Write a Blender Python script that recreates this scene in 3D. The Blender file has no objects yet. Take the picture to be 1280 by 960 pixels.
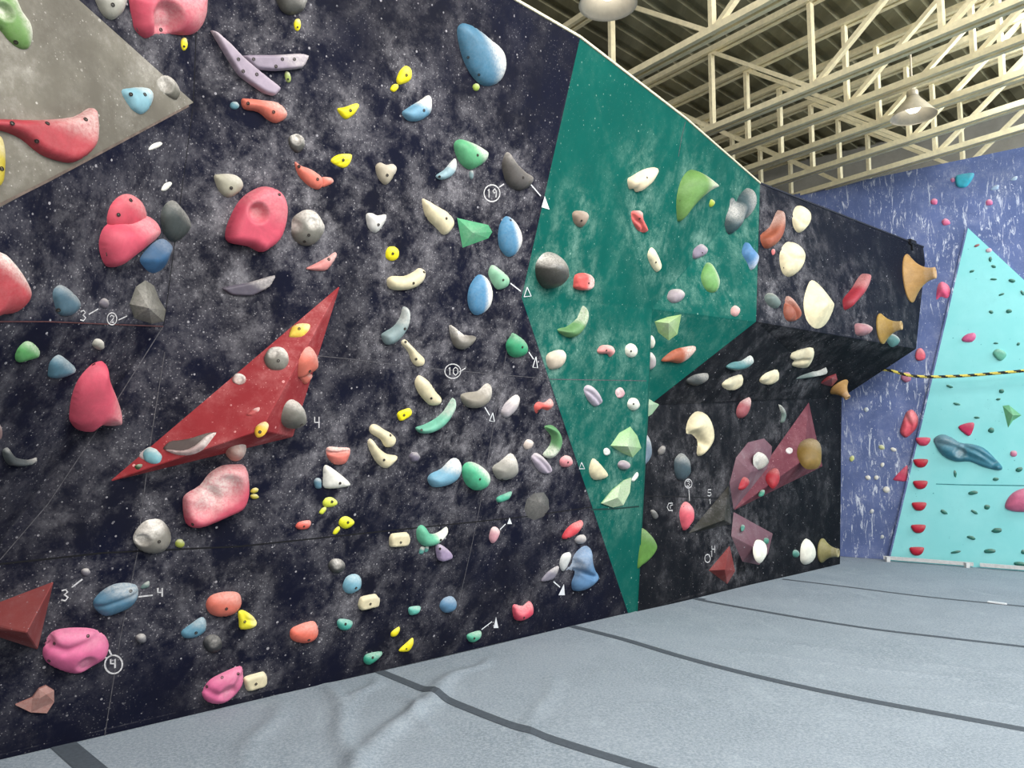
import bpy, bmesh, math, random
import numpy as np
from mathutils import Vector, Matrix
from mathutils.geometry import delaunay_2d_cdt

random.seed(7)
C = bpy.context.scene.collection
# ------------------------------------------------------------------ camera
F = 943.0
PITCH = math.radians(5.45)
CAM = Vector((0, 0, 1.6))
cd = bpy.data.cameras.new('camera')
cd.sensor_width = 36.0
cd.lens = F / 1280 * 36.0
cd.clip_start = 0.05
cam = bpy.data.objects.new('camera', cd)
C.objects.link(cam)
cam.location = CAM
cam.rotation_euler = (math.pi / 2 + PITCH, 0, 0)
bpy.context.scene.camera = cam
CP, SP = math.cos(PITCH), math.sin(PITCH)


def ray(x, y):
    dx, dy = x - 640.0, 480.0 - y
    return Vector((dx, F * CP - dy * SP, F * SP + dy * CP)).normalized()


def hit(x, y, o, n):
    r = ray(x, y)
    return CAM + r * ((o - CAM).dot(n) / r.dot(n))


def hitz(x, y, z):
    return hit(x, y, Vector((0, 0, z)), Vector((0, 0, 1)))


def proj(p):
    d = p - CAM
    dep = d.y * CP + d.z * SP
    return 640 + F * d.x / dep, 480 - F * (d.z * CP - d.y * SP) / dep


def along(x, y, Y):
    r = ray(x, y)
    return CAM + r * (Y / r.y)


# ------------------------------------------------------------------ materials
def srgb(c):
    return tuple(((v / 255) / 12.92 if v / 255 <= .04045 else ((v / 255 + .055) / 1.055) ** 2.4) for v in c) + (1.0,)


class NT:
    def __init__(s, name, rough=.6, spec=.4):
        s.m = bpy.data.materials.new(name)
        s.m.use_nodes = True
        s.t = s.m.node_tree
        s.b = s.t.nodes['Principled BSDF']
        s.b.inputs['Roughness'].default_value = rough
        s.b.inputs['Specular IOR Level'].default_value = spec

    def n(s, typ, ins=None, **kw):
        d = s.t.nodes.new(typ)
        for k, v in kw.items():
            setattr(d, k, v)
        for k, v in (ins or {}).items():
            s.set(d.inputs[k], v)
        return d

    def set(s, sock, v):
        if isinstance(v, bpy.types.NodeSocket):
            s.t.links.new(v, sock)
        else:
            sock.default_value = v

    def mth(s, op, a, b=0.0, clamp=False):
        d = s.n('ShaderNodeMath', operation=op, use_clamp=clamp)
        s.set(d.inputs[0], a)
        s.set(d.inputs[1], b)
        return d.outputs[0]

    def ramp(s, v, lo, hi, a=0.0, b=1.0):
        d = s.n('ShaderNodeMapRange', {0: v, 1: lo, 2: hi, 3: a, 4: b})
        d.interpolation_type = 'SMOOTHSTEP'
        return d.outputs[0]

    def noise(s, vec, scale, detail=4.0, rough=.6, dist=0.0):
        return s.n('ShaderNodeTexNoise', {'Vector': vec, 'Scale': scale, 'Detail': detail, 'Roughness': rough, 'Distortion': dist}).outputs['Fac']

    def mix(s, f, a, b):
        d = s.n('ShaderNodeMix', data_type='RGBA')
        s.set(d.inputs[0], f)
        s.set(d.inputs[6], a)
        s.set(d.inputs[7], b)
        return d.outputs[2]

    def coord(s):
        return s.n('ShaderNodeTexCoord').outputs['Object']

    def mapping(s, vec, sc=(1, 1, 1), rot=(0, 0, 0)):
        return s.n('ShaderNodeMapping', {'Vector': vec, 'Scale': sc, 'Rotation': rot}).outputs[0]

    def bump(s, h, strength=.3, dist=.01):
        d = s.n('ShaderNodeBump', {'Height': h, 'Strength': strength, 'Distance': dist})
        s.t.links.new(d.outputs[0], s.b.inputs['Normal'])

    def attr(s, name='chalk'):
        return s.n('ShaderNodeAttribute', attribute_name=name).outputs['Fac']

    def specks(s, vec, scale, radius, keep):
        v = s.n('ShaderNodeTexVoronoi', {'Vector': vec, 'Scale': scale})
        sep = s.n('ShaderNodeSeparateColor', {0: v.outputs['Color']})
        rad = s.mth('MULTIPLY', sep.outputs[1], radius)
        near = s.mth('LESS_THAN', v.outputs['Distance'], rad)
        k = s.mth('LESS_THAN', sep.outputs[0], keep)
        return s.mth('MULTIPLY', near, k)


CHALK = srgb((158, 155, 160))


def wall_mat(name, base, base2, speck=.55, amb=.30, chalkc=None, streak=0.0, rough=.8, dust=.8, drip=0.0):
    t = NT(name, rough, .12)
    p = t.coord()
    at = t.attr()
    n1 = t.noise(p, 1.7, 5, .6, .2)
    n2 = t.noise(p, 4.6, 9, .74, .15)
    n3 = t.noise(p, 75, 4, .85)
    n4 = t.noise(p, 24, 6, .8, .3)
    col = t.mix(t.ramp(n1, .35, .68), srgb(base), srgb(base2))
    # worn chalk dust: patchy clouds that gather round the holds
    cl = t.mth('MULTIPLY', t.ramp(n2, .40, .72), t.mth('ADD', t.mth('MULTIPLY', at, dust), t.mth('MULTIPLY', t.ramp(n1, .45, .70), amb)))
    cl = t.mth('MULTIPLY', cl, t.ramp(n3, .25, .75, .55, 1.1))
    cl = t.mth('MULTIPLY', cl, t.ramp(n4, .28, .66, .40, 1.05))
    f = t.mth('MINIMUM', cl, .62)
    # scraped scratches
    sv = t.mapping(p, (30, 30, 6), (.25, .5, 0))
    sc = t.mth('MULTIPLY', t.ramp(t.noise(sv, 1.0, 5, .75, .8), .64, .76), t.ramp(n2, .40, .60, 0.0, .30 + streak))
    f = t.mth('MAXIMUM', f, sc)
    if drip:
        # runs of chalk hanging down from where hands slapped the wall
        dn = t.noise(t.mapping(p, (15, 15, 3.4)), 1.0, 6, .78, 1.1)
        dg = t.noise(p, 1.1, 4, .6, .3)
        f = t.mth('MAXIMUM', f, t.mth('MULTIPLY', t.ramp(dn, .54, .63), t.ramp(dg, .36, .58, .2, drip)))
    # bolt holes and chalk specks
    s1 = t.mth('MULTIPLY', t.specks(p, 30, .22, speck), t.ramp(n4, .38, .62, .0, .8))
    s2 = t.mth('MULTIPLY', t.specks(p, 80, .34, speck), t.mth('MULTIPLY', t.ramp(n2, .40, .60), t.ramp(at, 0, .6, .25, .8)))
    s3 = t.mth('MULTIPLY', t.specks(p, 11, .11, .45 * speck + .2), 1.0)
    f = t.mth('MAXIMUM', f, s1)
    f = t.mth('MAXIMUM', f, s2)
    f = t.mth('MAXIMUM', f, t.mth('MULTIPLY', s3, .85))
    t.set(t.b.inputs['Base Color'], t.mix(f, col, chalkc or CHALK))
    t.bump(n3, .12, .004)
    return t.m


_holdm = {}


def hold_mat(rgb, gloss=.55):
    key = (tuple(rgb), gloss)
    if key in _holdm:
        return _holdm[key]
    t = NT('hold_%d_%d_%d' % tuple(rgb), gloss, .35)
    p = t.coord()
    n1 = t.noise(p, 9, 5, .65, .5)
    n2 = t.noise(p, 60, 6, .7)
    n3 = t.noise(p, 320, 2, .6)
    b = srgb(rgb)
    dk = tuple(v * .80 for v in b[:3]) + (1,)
    col = t.mix(t.ramp(n1, .35, .65), dk, b)
    at = t.attr()
    f = t.mth('MULTIPLY', at, t.ramp(n2, .25, .68, .35, 1.1))
    f = t.mth('MINIMUM', t.mth('ADD', f, t.mth('MULTIPLY', t.ramp(n1, .55, .78), .06)), .92)
    t.set(t.b.inputs['Base Color'], t.mix(f, col, srgb((222, 216, 208))))
    t.bump(t.mth('ADD', n3, t.mth('MULTIPLY', n2, .6)), .22, .003)
    _holdm[key] = t.m
    return t.m


def plain_mat(name, rgb, rough=.6, metal=0.0, scale=18, var=.25, spec=.4):
    t = NT(name, rough, spec)
    t.b.inputs['Metallic'].default_value = metal
    p = t.coord()
    n = t.noise(p, scale, 5, .65)
    b = srgb(rgb)
    dk = tuple(v * (1 - var) for v in b[:3]) + (1,)
    t.set(t.b.inputs['Base Color'], t.mix(t.ramp(n, .35, .65), dk, b))
    t.bump(n, .08, .003)
    return t.m


# ------------------------------------------------------------------ object helpers
def link(name, me, mats, parent=None, mw=None):
    o = bpy.data.objects.new(name, me)
    for m in (mats if isinstance(mats, (list, tuple)) else [mats]):
        if m.name not in [x.name for x in me.materials if x]:
            me.materials.append(m)
    C.objects.link(o)
    if parent is not None:
        o.parent = parent
    if mw is not None:
        o.matrix_local = mw
    return o


def tag(o, label=None, cat=None, group=None, kind=None):
    for k, v in (('label', label), ('category', cat), ('group', group), ('kind', kind)):
        if v:
            o[k] = v
    return o


def mesh_from(name, verts, faces, smooth=False, chalk=None):
    me = bpy.data.meshes.new(name)
    me.from_pydata([tuple(v) for v in verts], [], faces)
    if smooth:
        me.shade_smooth()
    if chalk is not None:
        a = me.attributes.new('chalk', 'FLOAT', 'POINT')
        a.data.foreach_set('value', np.asarray(chalk, dtype=np.float32))
    me.update()
    return me


def empty(name, loc):
    o = bpy.data.objects.new(name, None)
    o.empty_display_size = .05
    C.objects.link(o)
    o.location = loc
    return o


def bar(bm, a, b, w, h, up=Vector((0, 0, 1))):
    a, b = Vector(a), Vector(b)
    d = (b - a).normalized()
    s = d.cross(up)
    s = s.normalized() if s.length > 1e-5 else Vector((1, 0, 0))
    t = s.cross(d).normalized()
    vs = []
    for p in (a, b):
        for i, j in ((-1, -1), (1, -1), (1, 1), (-1, 1)):
            vs.append(bm.verts.new(p + s * (i * w / 2) + t * (j * h / 2)))
    for f in ((0, 1, 2, 3), (7, 6, 5, 4), (0, 4, 5, 1), (1, 5, 6, 2), (2, 6, 7, 3), (3, 7, 4, 0)):
        bm.faces.new([vs[i] for i in f])


def bm_mesh(name, bm, smooth=False):
    bmesh.ops.recalc_face_normals(bm, faces=bm.faces)
    me = bpy.data.meshes.new(name)
    bm.to_mesh(me)
    bm.free()
    if smooth:
        me.shade_smooth()
    return me


def lathe(bm, prof, seg=24, mat=None, frame=None):
    rings = []
    for r, z in prof:
        ring = []
        for i in range(seg):
            a = 2 * math.pi * i / seg
            v = Vector((r * math.cos(a), r * math.sin(a), z))
            ring.append(bm.verts.new(frame @ v if frame else v))
        rings.append(ring)
    for k in range(len(rings) - 1):
        for i in range(seg):
            j = (i + 1) % seg
            bm.faces.new((rings[k][i], rings[k][j], rings[k + 1][j], rings[k + 1][i]))
    return rings


# ------------------------------------------------------------------ planes of the climbing walls
class Plane:
    def __init__(s, a, b, c, name=''):
        a, b, c = Vector(a), Vector(b), Vector(c)
        n = (b - a).cross(c - a).normalized()
        if n.dot(CAM - a) < 0:
            n = -n
        s.o, s.n, s.name = a, n, name
        u = Vector((0, 0, 1)).cross(n)
        s.u = (u if u.length > 1e-4 else Vector((1, 0, 0))).normalized()
        s.v = n.cross(s.u).normalized()

    def at(s, x, y, h=0.0):
        return hit(x, y, s.o + s.n * h, s.n)

    def loc(s, p):
        d = p - s.o
        return Vector((d.dot(s.u), d.dot(s.v)))

    def world(s, q, h=0.0):
        return s.o + s.u * q[0] + s.v * q[1] + s.n * h


U = Vector((.7225, .6914, 0)).normalized()      # along the long wall, away from the viewer
V = Vector((U.y, -U.x, 0))                      # out of the wall into the room
P0 = Vector((-.96, 5.83, 0))
TILT = math.tan(math.radians(15))
PL = {}
PL['M'] = Plane(P0, P0 + U, P0 + V * TILT + Vector((0, 0, 1)))
M = PL['M']
A = M.at(725, 48)
B = M.at(652, 372)
Cc = M.at(785, 766)


def at_offset(x, y, off):                       # point at horizontal distance off in front of the wall's base line
    return hit(x, y, P0 + V * off, V)


T = hitz(858, 150, A.z)
D = Plane(A, B, T).at(815, 386)
E = hitz(950, 230, A.z)
Fv = hitz(945, 402, 3.1)
H = hitz(1158, 311, A.z)
K = hitz(1145, 436, 3.2)
C2 = hitz(796, 765, 0)
PL['R'] = Plane(P0, P0 + U, P0 + V * .06 + Vector((0, 0, 1)))      # recessed lower wall, nearly upright
G = PL['R'].at(811, 507)
L = PL['R'].at(1052, 497)
Rr = PL['R'].at(1050, 705)
PL['gA'] = Plane(A, B, D)
PL['gT'] = Plane(A, D, T)
PL['gE'] = Plane(T, D, E)
PL['gF'] = Plane(D, Fv, E)
PL['gL'] = Plane(B, D, Cc)
C2 = PL['gL'].at(796, 766)
PL['B'] = Plane(E, H, Fv)
K = PL['B'].at(1145, 436)
PL['S1'] = Plane(D, Fv, G)
PL['S2'] = Plane(Fv, K, L)
PL['S3'] = Plane(Fv, L, G)
PL['side'] = Plane(D, G, C2)
# left-hand overhangs that come towards the viewer from the corner line
q1, q2, q3, q4 = M.at(250, -60), M.at(242, 128), M.at(205, 405), M.at(-30, 722)


def pulled(x, y, f):
    return CAM + (M.at(x, y) - CAM) * f


s2 = pulled(-140, 335, .80)
g0 = pulled(90, -8, .94)
PL['Lu'] = Plane(q2, q3, s2)
s3 = PL['Lu'].at(-140, 401)
PL['Ll'] = Plane(q3, s3, q4)
s4 = PL['Ll'].at(-140, 800)
PL['G'] = Plane(q2, s2, g0)
gt = PL['G'].at(-140, -60)
PL['Ld'] = Plane(q2, g0, q1)
# far wall and the turquoise triangle
w0, w1 = hitz(1112, 701, 0), hitz(1280, 714, 0)
WD = (w1 - w0).normalized()
WN = Vector((WD.y, -WD.x, 0))
if WN.dot(CAM - w0) < 0:
    WN = -WN
wb = w0 - WN * .10
PL['W'] = Plane(wb, wb + WD, wb + Vector((0, 0, 1)) + WN * .04)
W = PL['W']
apex = W.at(1210, 285, .02)
PL['Q'] = Plane(w0, w1, apex)
# ------------------------------------------------------------------ hold building
BLOBS = []                                       # chalk clouds left around holds: (position, radius, weight)


def parse(s):
    out = []
    for w in s.split():
        x, y = w.split(',')
        out.append((float(x), float(y)))
    return out


def ell(cx, cy, rx, ry, rot=0, n=12, j=.06):
    rot = math.radians(rot)
    rr = random.Random(int(cx * 31 + cy * 17))
    pts = []
    for i in range(n):
        a = 2 * math.pi * i / n
        k = 1 + rr.uniform(-j, j)
        x, y = rx * k * math.cos(a), ry * k * math.sin(a)
        pts.append((cx + x * math.cos(rot) - y * math.sin(rot), cy + x * math.sin(rot) + y * math.cos(rot)))
    return pts


def catmull(p, k):
    n = len(p)
    out = []
    for i in range(n):
        a, b, c, d = p[i - 1], p[i], p[(i + 1) % n], p[(i + 2) % n]
        for j in range(k):
            t = j / k
            out.append(tuple(.5 * (2 * b[m] + (c[m] - a[m]) * t + (2 * a[m] - 5 * b[m] + 4 * c[m] - d[m]) * t * t + (3 * b[m] - a[m] - 3 * c[m] + d[m]) * t ** 3) for m in (0, 1)))
    return out


def seg_dist(P, poly):
    a = poly
    b = np.roll(poly, -1, axis=0)
    ab = b - a
    L2 = (ab ** 2).sum(1) + 1e-12
    ap = P[:, None, :] - a[None]
    t = np.clip((ap * ab[None]).sum(2) / L2[None], 0, 1)
    q = a[None] + t[..., None] * ab[None]
    return np.sqrt(((P[:, None, :] - q) ** 2).sum(2)).min(1)


def inside(P, poly):
    x, y = P[:, 0], P[:, 1]
    r = np.zeros(len(P), bool)
    n = len(poly)
    for i in range(n):
        x1, y1 = poly[i - 1]
        x2, y2 = poly[i]
        c = ((y1 > y) != (y2 > y))
        with np.errstate(divide='ignore', invalid='ignore'):
            r ^= c & (x < (x2 - x1) * (y - y1) / (y2 - y1) + x1)
    return r


def poly_area(p):
    x, y = p[:, 0], p[:, 1]
    return .5 * abs(np.dot(x, np.roll(y, 1)) - np.dot(y, np.roll(x, 1)))


_bolt = {}


def bolt_mesh():
    if 'm' not in _bolt:
        bm = bmesh.new()
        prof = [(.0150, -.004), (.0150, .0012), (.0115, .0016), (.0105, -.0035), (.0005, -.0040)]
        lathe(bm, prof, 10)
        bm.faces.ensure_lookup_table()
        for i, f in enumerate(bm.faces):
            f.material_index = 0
        # hexagonal bolt head sunk in the hole
        lathe(bm, [(.0070, -.0036), (.0070, .0004), (.0052, .0008), (.0040, -.0014), (.0004, -.0014)], 6)
        bm.faces.ensure_lookup_table()
        for i, f in enumerate(bm.faces):
            if i >= 40:
                f.material_index = 1
        _bolt['m'] = bm_mesh('bolt', bm)
        _bolt['m'].materials.append(plain_mat('hole_shade', (48, 42, 40), .8))  # dark colour stands in for the shade inside the bolt hole
        _bolt['m'].materials.append(plain_mat('zinc_bolt', (96, 92, 88), .4, .5))
    return _bolt['m']


def shape(plane, px, h=.5, kind='dome', apex=None, dish=None, tilt=None, sharp=False, lift=.25, habs=None, chalk=.3, cdir=(.3, .9), q=6.0, groove=None):
    """outline seen on a wall plane -> solid hold in the frame of that plane. Returns mesh data, frame and a height function."""
    pts3 = [plane.at(x, y) for x, y in px]
    p2 = np.array([tuple(plane.loc(p)) for p in pts3])
    r0 = math.sqrt(poly_area(p2) / math.pi)
    H_ = habs if habs else h * r0
    if kind != 'facet':
        p2 = np.array([tuple(plane.loc(plane.at(x, y, lift * H_))) for x, y in px])
        if not sharp:
            n_sub = 3 if len(px) > 5 else 5
            p2 = np.array(catmull([tuple(a) for a in p2], n_sub))
        else:
            q_ = []
            for i in range(len(p2)):
                a, b = p2[i], p2[(i + 1) % len(p2)]
                for j in range(4):
                    q_.append(a + (b - a) * j / 4)
            p2 = np.array(q_)
            # soften the corners a little
            for _ in range(1):
                p2 = p2 * .6 + .2 * np.roll(p2, 1, 0) + .2 * np.roll(p2, -1, 0)
    c = p2.mean(0)
    loc = p2 - c
    r = math.sqrt(poly_area(loc) / math.pi)
    if ((loc[:, 0] * np.roll(loc[:, 1], -1)) - (loc[:, 1] * np.roll(loc[:, 0], -1))).sum() < 0:
        loc = loc[::-1].copy()
    if kind == 'facet':
        vs = [(x, y, 0.0) for x, y in loc]
        n = len(vs)
        fs = []
        ap = []
        for ax, ay, ah in apex:
            hh = ah * r if ah < 3 else ah
            w = plane.loc(plane.at(ax, ay, hh))
            ap.append((w[0] - c[0], w[1] - c[1], hh))
        if len(ap) == 1:
            vs.append(ap[0])
            fs = [(i, (i + 1) % n, n) for i in range(n)]
        else:
            # chain of ridge points: CDT of outline + ridge
            v2 = [Vector((a[0], a[1])) for a in vs] + [Vector((a[0], a[1])) for a in ap]
            ed = [(i, (i + 1) % n) for i in range(n)] + [(n + i, n + i + 1) for i in range(len(ap) - 1)]
            res = delaunay_2d_cdt(v2, ed, [], 1, 1e-6)
            zs = {}
            allz = [.014] * n + [a[2] for a in ap]
            vs = []
            for i, v in enumerate(res[0]):
                src = res[3][i]
                vs.append((v.x, v.y, allz[src[0]] if src else .014))
            fs = [tuple(f) for f in res[2]]
            k0 = len(vs)                       # short upright rim down to the wall
            vs += [(vs[i][0], vs[i][1], 0.0) for i in range(n)]
            fs += [(i, k0 + i, k0 + (i + 1) % n, (i + 1) % n) for i in range(n)]
        ck = [chalk * (1.0 if v[2] > 0 else .3) for v in vs]
        vs = [(v[0], v[1], v[2] - .001) for v in vs]

        def hf(qx, qy):
            best = 0
            for f in fs:
                a, b, d = [Vector(vs[i]) for i in f[:3]]
                den = (b.y - d.y) * (a.x - d.x) + (d.x - b.x) * (a.y - d.y)
                if abs(den) < 1e-12:
                    continue
                l1 = ((b.y - d.y) * (qx - d.x) + (d.x - b.x) * (qy - d.y)) / den
                l2 = ((d.y - a.y) * (qx - d.x) + (a.x - d.x) * (qy - d.y)) / den
                if l1 > -.01 and l2 > -.01 and l1 + l2 < 1.01:
                    best = max(best, l1 * a.z + l2 * b.z + (1 - l1 - l2) * d.z)
            return best
        return vs, fs, ck, c, r, H_, hf, False
    # ---- smooth kinds
    pitch = r / q
    mn, mx = loc.min(0), loc.max(0)
    gx = np.arange(mn[0], mx[0], pitch)
    gy = np.arange(mn[1], mx[1], pitch * .87)
    P = np.array([(x + (pitch * .5 if k % 2 else 0), y) for k, y in enumerate(gy) for x in gx])
    P = P[inside(P, loc)]
    dm = seg_dist(P, loc)
    dmax = max(dm.max(), r * .15)
    P = P[dm > pitch * .75]
    tang = np.roll(loc, -1, 0) - np.roll(loc, 1, 0)
    nn = np.stack([-tang[:, 1], tang[:, 0]], 1)
    nn /= np.linalg.norm(nn, axis=1)[:, None] + 1e-9
    inner = loc + nn * min(pitch * .33, dmax * .12)
    inner = inner[inside(inner, loc) & (seg_dist(inner, loc) > pitch * .12)]
    allp = np.concatenate([loc, inner, P]) if len(P) else np.concatenate([loc, inner])
    n = len(loc)
    res = delaunay_2d_cdt([Vector((float(x), float(y))) for x, y in allp], [(i, (i + 1) % n) for i in range(n)], [], 1, 1e-7)
    pos = np.array([(v.x, v.y) for v in res[0]])
    dish2 = None
    if dish:
        dish2 = []
        for dx, dy, dr, dd in dish:
            w = plane.loc(plane.at(dx, dy, H_ * .8))
            w2 = plane.loc(plane.at(dx + dr, dy, H_ * .8))
            dish2.append((np.array((w[0], w[1])) - c, abs((w2 - w).length), dd))
    gr = []
    for line, wpx, dd in groove or []:
        L_ = [plane.at(x, y, H_ * .8) for x, y in parse(line)]
        dep = (L_[0] - CAM).length
        gr.append((np.array([tuple(plane.loc(p)) for p in L_]) - c, wpx * dep / F, dd))
    tl = None
    if tilt:
        tl = np.array(tilt)

    def hfun(P):
        d = seg_dist(P, loc)
        if kind == 'plate':
            t = np.clip(d / (dmax * .38), 0, 1)
            z = H_ * np.sqrt(np.maximum(0, 1 - (1 - t) ** 2))
        elif kind == 'cone':
            t = np.clip(d / dmax, 0, 1)
            z = H_ * (1 - (1 - t) ** 1.35)
        else:
            t = np.clip(d / dmax, 0, 1)
            z = H_ * (1 - (1 - t) ** 2.2) ** .62
        if tl is not None:
            s = (P @ tl) / r
            z = z * np.clip(1 + s, .25, 1.9)
        if dish2 is not None:
            for cc, rad, dd in dish2:
                e = np.clip(1.7 * (1 - np.sqrt(((P - cc) ** 2).sum(1)) / rad), 0, 1)
                e = e * e * (3 - 2 * e)
                z = z - dd * H_ * e
                z = np.maximum(z, .02 * H_)
        for ln, gw, dd in gr:
            g = np.full(len(P), 9.0)
            for i in range(len(ln) - 1):
                ab = ln[i + 1] - ln[i]
                tt = np.clip(((P - ln[i]) @ ab) / (ab @ ab + 1e-12), 0, 1)
                g = np.minimum(g, np.sqrt(((P - ln[i] - tt[:, None] * ab) ** 2).sum(1)))
            z = np.maximum(z - dd * H_ * np.exp(-(g / gw) ** 2), 0)
        z[d < 1e-5] = -.002
        return z
    z = hfun(pos)
    vs = [(float(a), float(b), float(k)) for (a, b), k in zip(pos, z)]
    fs = [tuple(f) for f in res[2]]
    cdv = np.array(cdir, float)
    cdv /= np.linalg.norm(cdv) + 1e-9
    s = (pos @ cdv) / r
    ss = np.clip((s + .05) / .75, 0, 1)
    ck = chalk * (.08 + 1.1 * ss * ss * (3 - 2 * ss))
    if dish2 is not None:
        for cc, rad, dd in dish2:
            e = np.clip(1.15 - np.sqrt(((pos - cc) ** 2).sum(1)) / rad, 0, 1)
            ck = ck + min(.6, chalk * 1.6) * e
    return vs, fs, list(ck), c, r, H_, (lambda x, y: float(hfun(np.array([[x, y]]))[0])), True


def frame_of(plane, c, h=0.0):
    o = plane.world(c, h)
    m = Matrix.Identity(4)
    for i, a in enumerate((plane.u, plane.v, plane.n)):
        for k in range(3):
            m[k][i] = a[k]
    m.translation = o
    return m


def bolts(obj, plane, c, hf, pts, Hm, size=1.0):
    for x, y in pts:
        w = plane.loc(plane.at(x, y, Hm * .8)) - Vector((c[0], c[1]))
        z = hf(w.x, w.y)
        w = plane.loc(plane.at(x, y, z)) - Vector((c[0], c[1]))
        z = hf(w.x, w.y)
        e = .006
        nx = -(hf(w.x + e, w.y) - hf(w.x - e, w.y)) / (2 * e)
        ny = -(hf(w.x, w.y + e) - hf(w.x, w.y - e)) / (2 * e)
        nrm = Vector((max(-2, min(2, nx)), max(-2, min(2, ny)), 1)).normalized()
        m = Matrix.Translation((w.x, w.y, z + .002)) @ nrm.to_track_quat('Z', 'Y').to_matrix().to_4x4() @ Matrix.Scale(size * .62, 4)
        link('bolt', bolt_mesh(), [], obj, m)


GROUPS = {'M': 'holds on the long navy wall', 'g': 'holds on the green panel', 'B': 'holds on the upper navy panel', 'S': 'holds on the underside of the overhang',
          'R': 'holds on the recessed navy wall', 'L': 'holds on the left overhang', 'G': 'holds on the grey overhang', 'W': 'holds on the far blue wall', 'Q': 'holds on the turquoise wall', 'v': 'holds screwed onto the volumes'}


def hold(pl, label, rgb, pts, h=.55, kind='dome', b='', chalk=.3, name='climbing_hold', cat='climbing hold', parent=None, dust=1.0, bsize=1.0, lobes=None, gloss=.55, group=None, **kw):
    plane = PL[pl]
    px = pts if isinstance(pts, list) else parse(pts)
    rpx = max(max(p[0] for p in px) - min(p[0] for p in px), max(p[1] for p in px) - min(p[1] for p in px))
    if kw.get('groove') or kw.get('dish'):
        kw.setdefault('q', 13.0 if rpx < 50 else 16.0)
    q = kw.pop('q', 3.2 if rpx < 14 else 4.5 if rpx < 26 else 6.5 if rpx < 50 else 13.0)
    vs, fs, ck, c, r, H_, hf, sm = shape(plane, px, h, kind, chalk=chalk, q=min(q, 5.0) if kind != 'facet' else q, **kw)
    if kind != 'facet':
        # a hold that stands out covers more than its footprint: shrink the footprint until its outline has the observed size
        want = (min(p[0] for p in px), max(p[0] for p in px), min(p[1] for p in px), max(p[1] for p in px))
        kw.setdefault('habs', H_)
        for it in range(3):
            pp = [proj(plane.world((v[0] + c[0], v[1] + c[1]), v[2])) for v in vs]
            got = (min(p[0] for p in pp), max(p[0] for p in pp), min(p[1] for p in pp), max(p[1] for p in pp))
            sx = max(.75, min(1.25, (want[1] - want[0]) / (got[1] - got[0])))
            sy = max(.75, min(1.25, (want[3] - want[2]) / (got[3] - got[2])))
            mx, my = (want[0] + want[1]) / 2, (want[2] + want[3]) / 2
            gx, gy = (got[0] + got[1]) / 2, (got[2] + got[3]) / 2
            px = [((x - gx) * sx + mx, (y - gy) * sy + my) for x, y in px]
            last = it == 2
            vs, fs, ck, c, r, H_, hf, sm = shape(plane, px, h, kind, chalk=chalk, q=q if last else min(q, 5.0), **kw)
    me = mesh_from(name, vs, fs, sm, ck)
    o = link(name, me, hold_mat(rgb, gloss), None, frame_of(plane, c))
    if parent is None:
        tag(o, label, cat, group or GROUPS.get(pl[0]))
    if b:
        bolts(o, plane, c, hf, parse(b), H_, bsize)
    if dust:
        BLOBS.append((tuple(plane.world(c)), r, dust))
    for lb in lobes or []:
        lb = dict(lb)
        bb = lb.pop('b', '')
        base = lb.pop('base', 0.0)
        lrgb = lb.pop('rgb', rgb)
        lname = lb.pop('name', 'lobe')
        lpx = lb.pop('pts')
        lpx = lpx if isinstance(lpx, list) else parse(lpx)
        lb.setdefault('q', 5)
        lb.setdefault('chalk', chalk)
        v2, f2, k2, c2, r2, H2, hf2, sm2 = shape(plane, lpx, **lb)
        m2 = mesh_from(lname, v2, f2, sm2, k2)
        ch = link(lname, m2, hold_mat(lrgb, gloss), o, Matrix.Translation((c2[0] - c[0], c2[1] - c[1], base)))
        if bb:
            bolts(ch, plane, c2, hf2, parse(bb), H2, bsize)
    return o


def horn(pl, label, rgb, cx, cy, r0, ln, r1=.05, squash=1.0, group=None, shift=(0, 0), rot=0.0, name='climbing_hold'):
    """trumpet hold: wide flare on the wall, narrow mouth standing out from it"""
    plane = PL[pl]
    c = plane.loc(plane.at(cx, cy))
    bm = bmesh.new()
    prof = []
    for i in range(13):
        t = i / 12
        prof.append((r1 + (r0 - r1) * (1 - t) ** 2.3, ln * t))
    prof = [(r0 * 1.0, -.002), (r0 * 1.02, .012)] + [(a, .02 + z) for a, z in prof]
    prof += [(r1 * .75, ln + .022), (r1 * .6, ln - .03), (.001, ln - .05)]
    rings = lathe(bm, prof, 28)
    for ring, (a, z) in zip(rings, prof):
        for v in ring:
            v.co.x = v.co.x * squash + shift[0] * z / ln
            v.co.y += shift[1] * z / ln
    me = bm_mesh(name, bm, True)
    a = me.attributes.new('chalk', 'FLOAT', 'POINT')
    a.data.foreach_set('value', np.array([.2 if v.co.z > ln * .7 else .08 for v in me.vertices], dtype=np.float32))
    o = link(name, me, hold_mat(rgb), None, frame_of(plane, c) @ Matrix.Rotation(rot, 4, 'Z'))
    tag(o, label, 'climbing hold', group or GROUPS.get(pl[0]))
    return o


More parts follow.
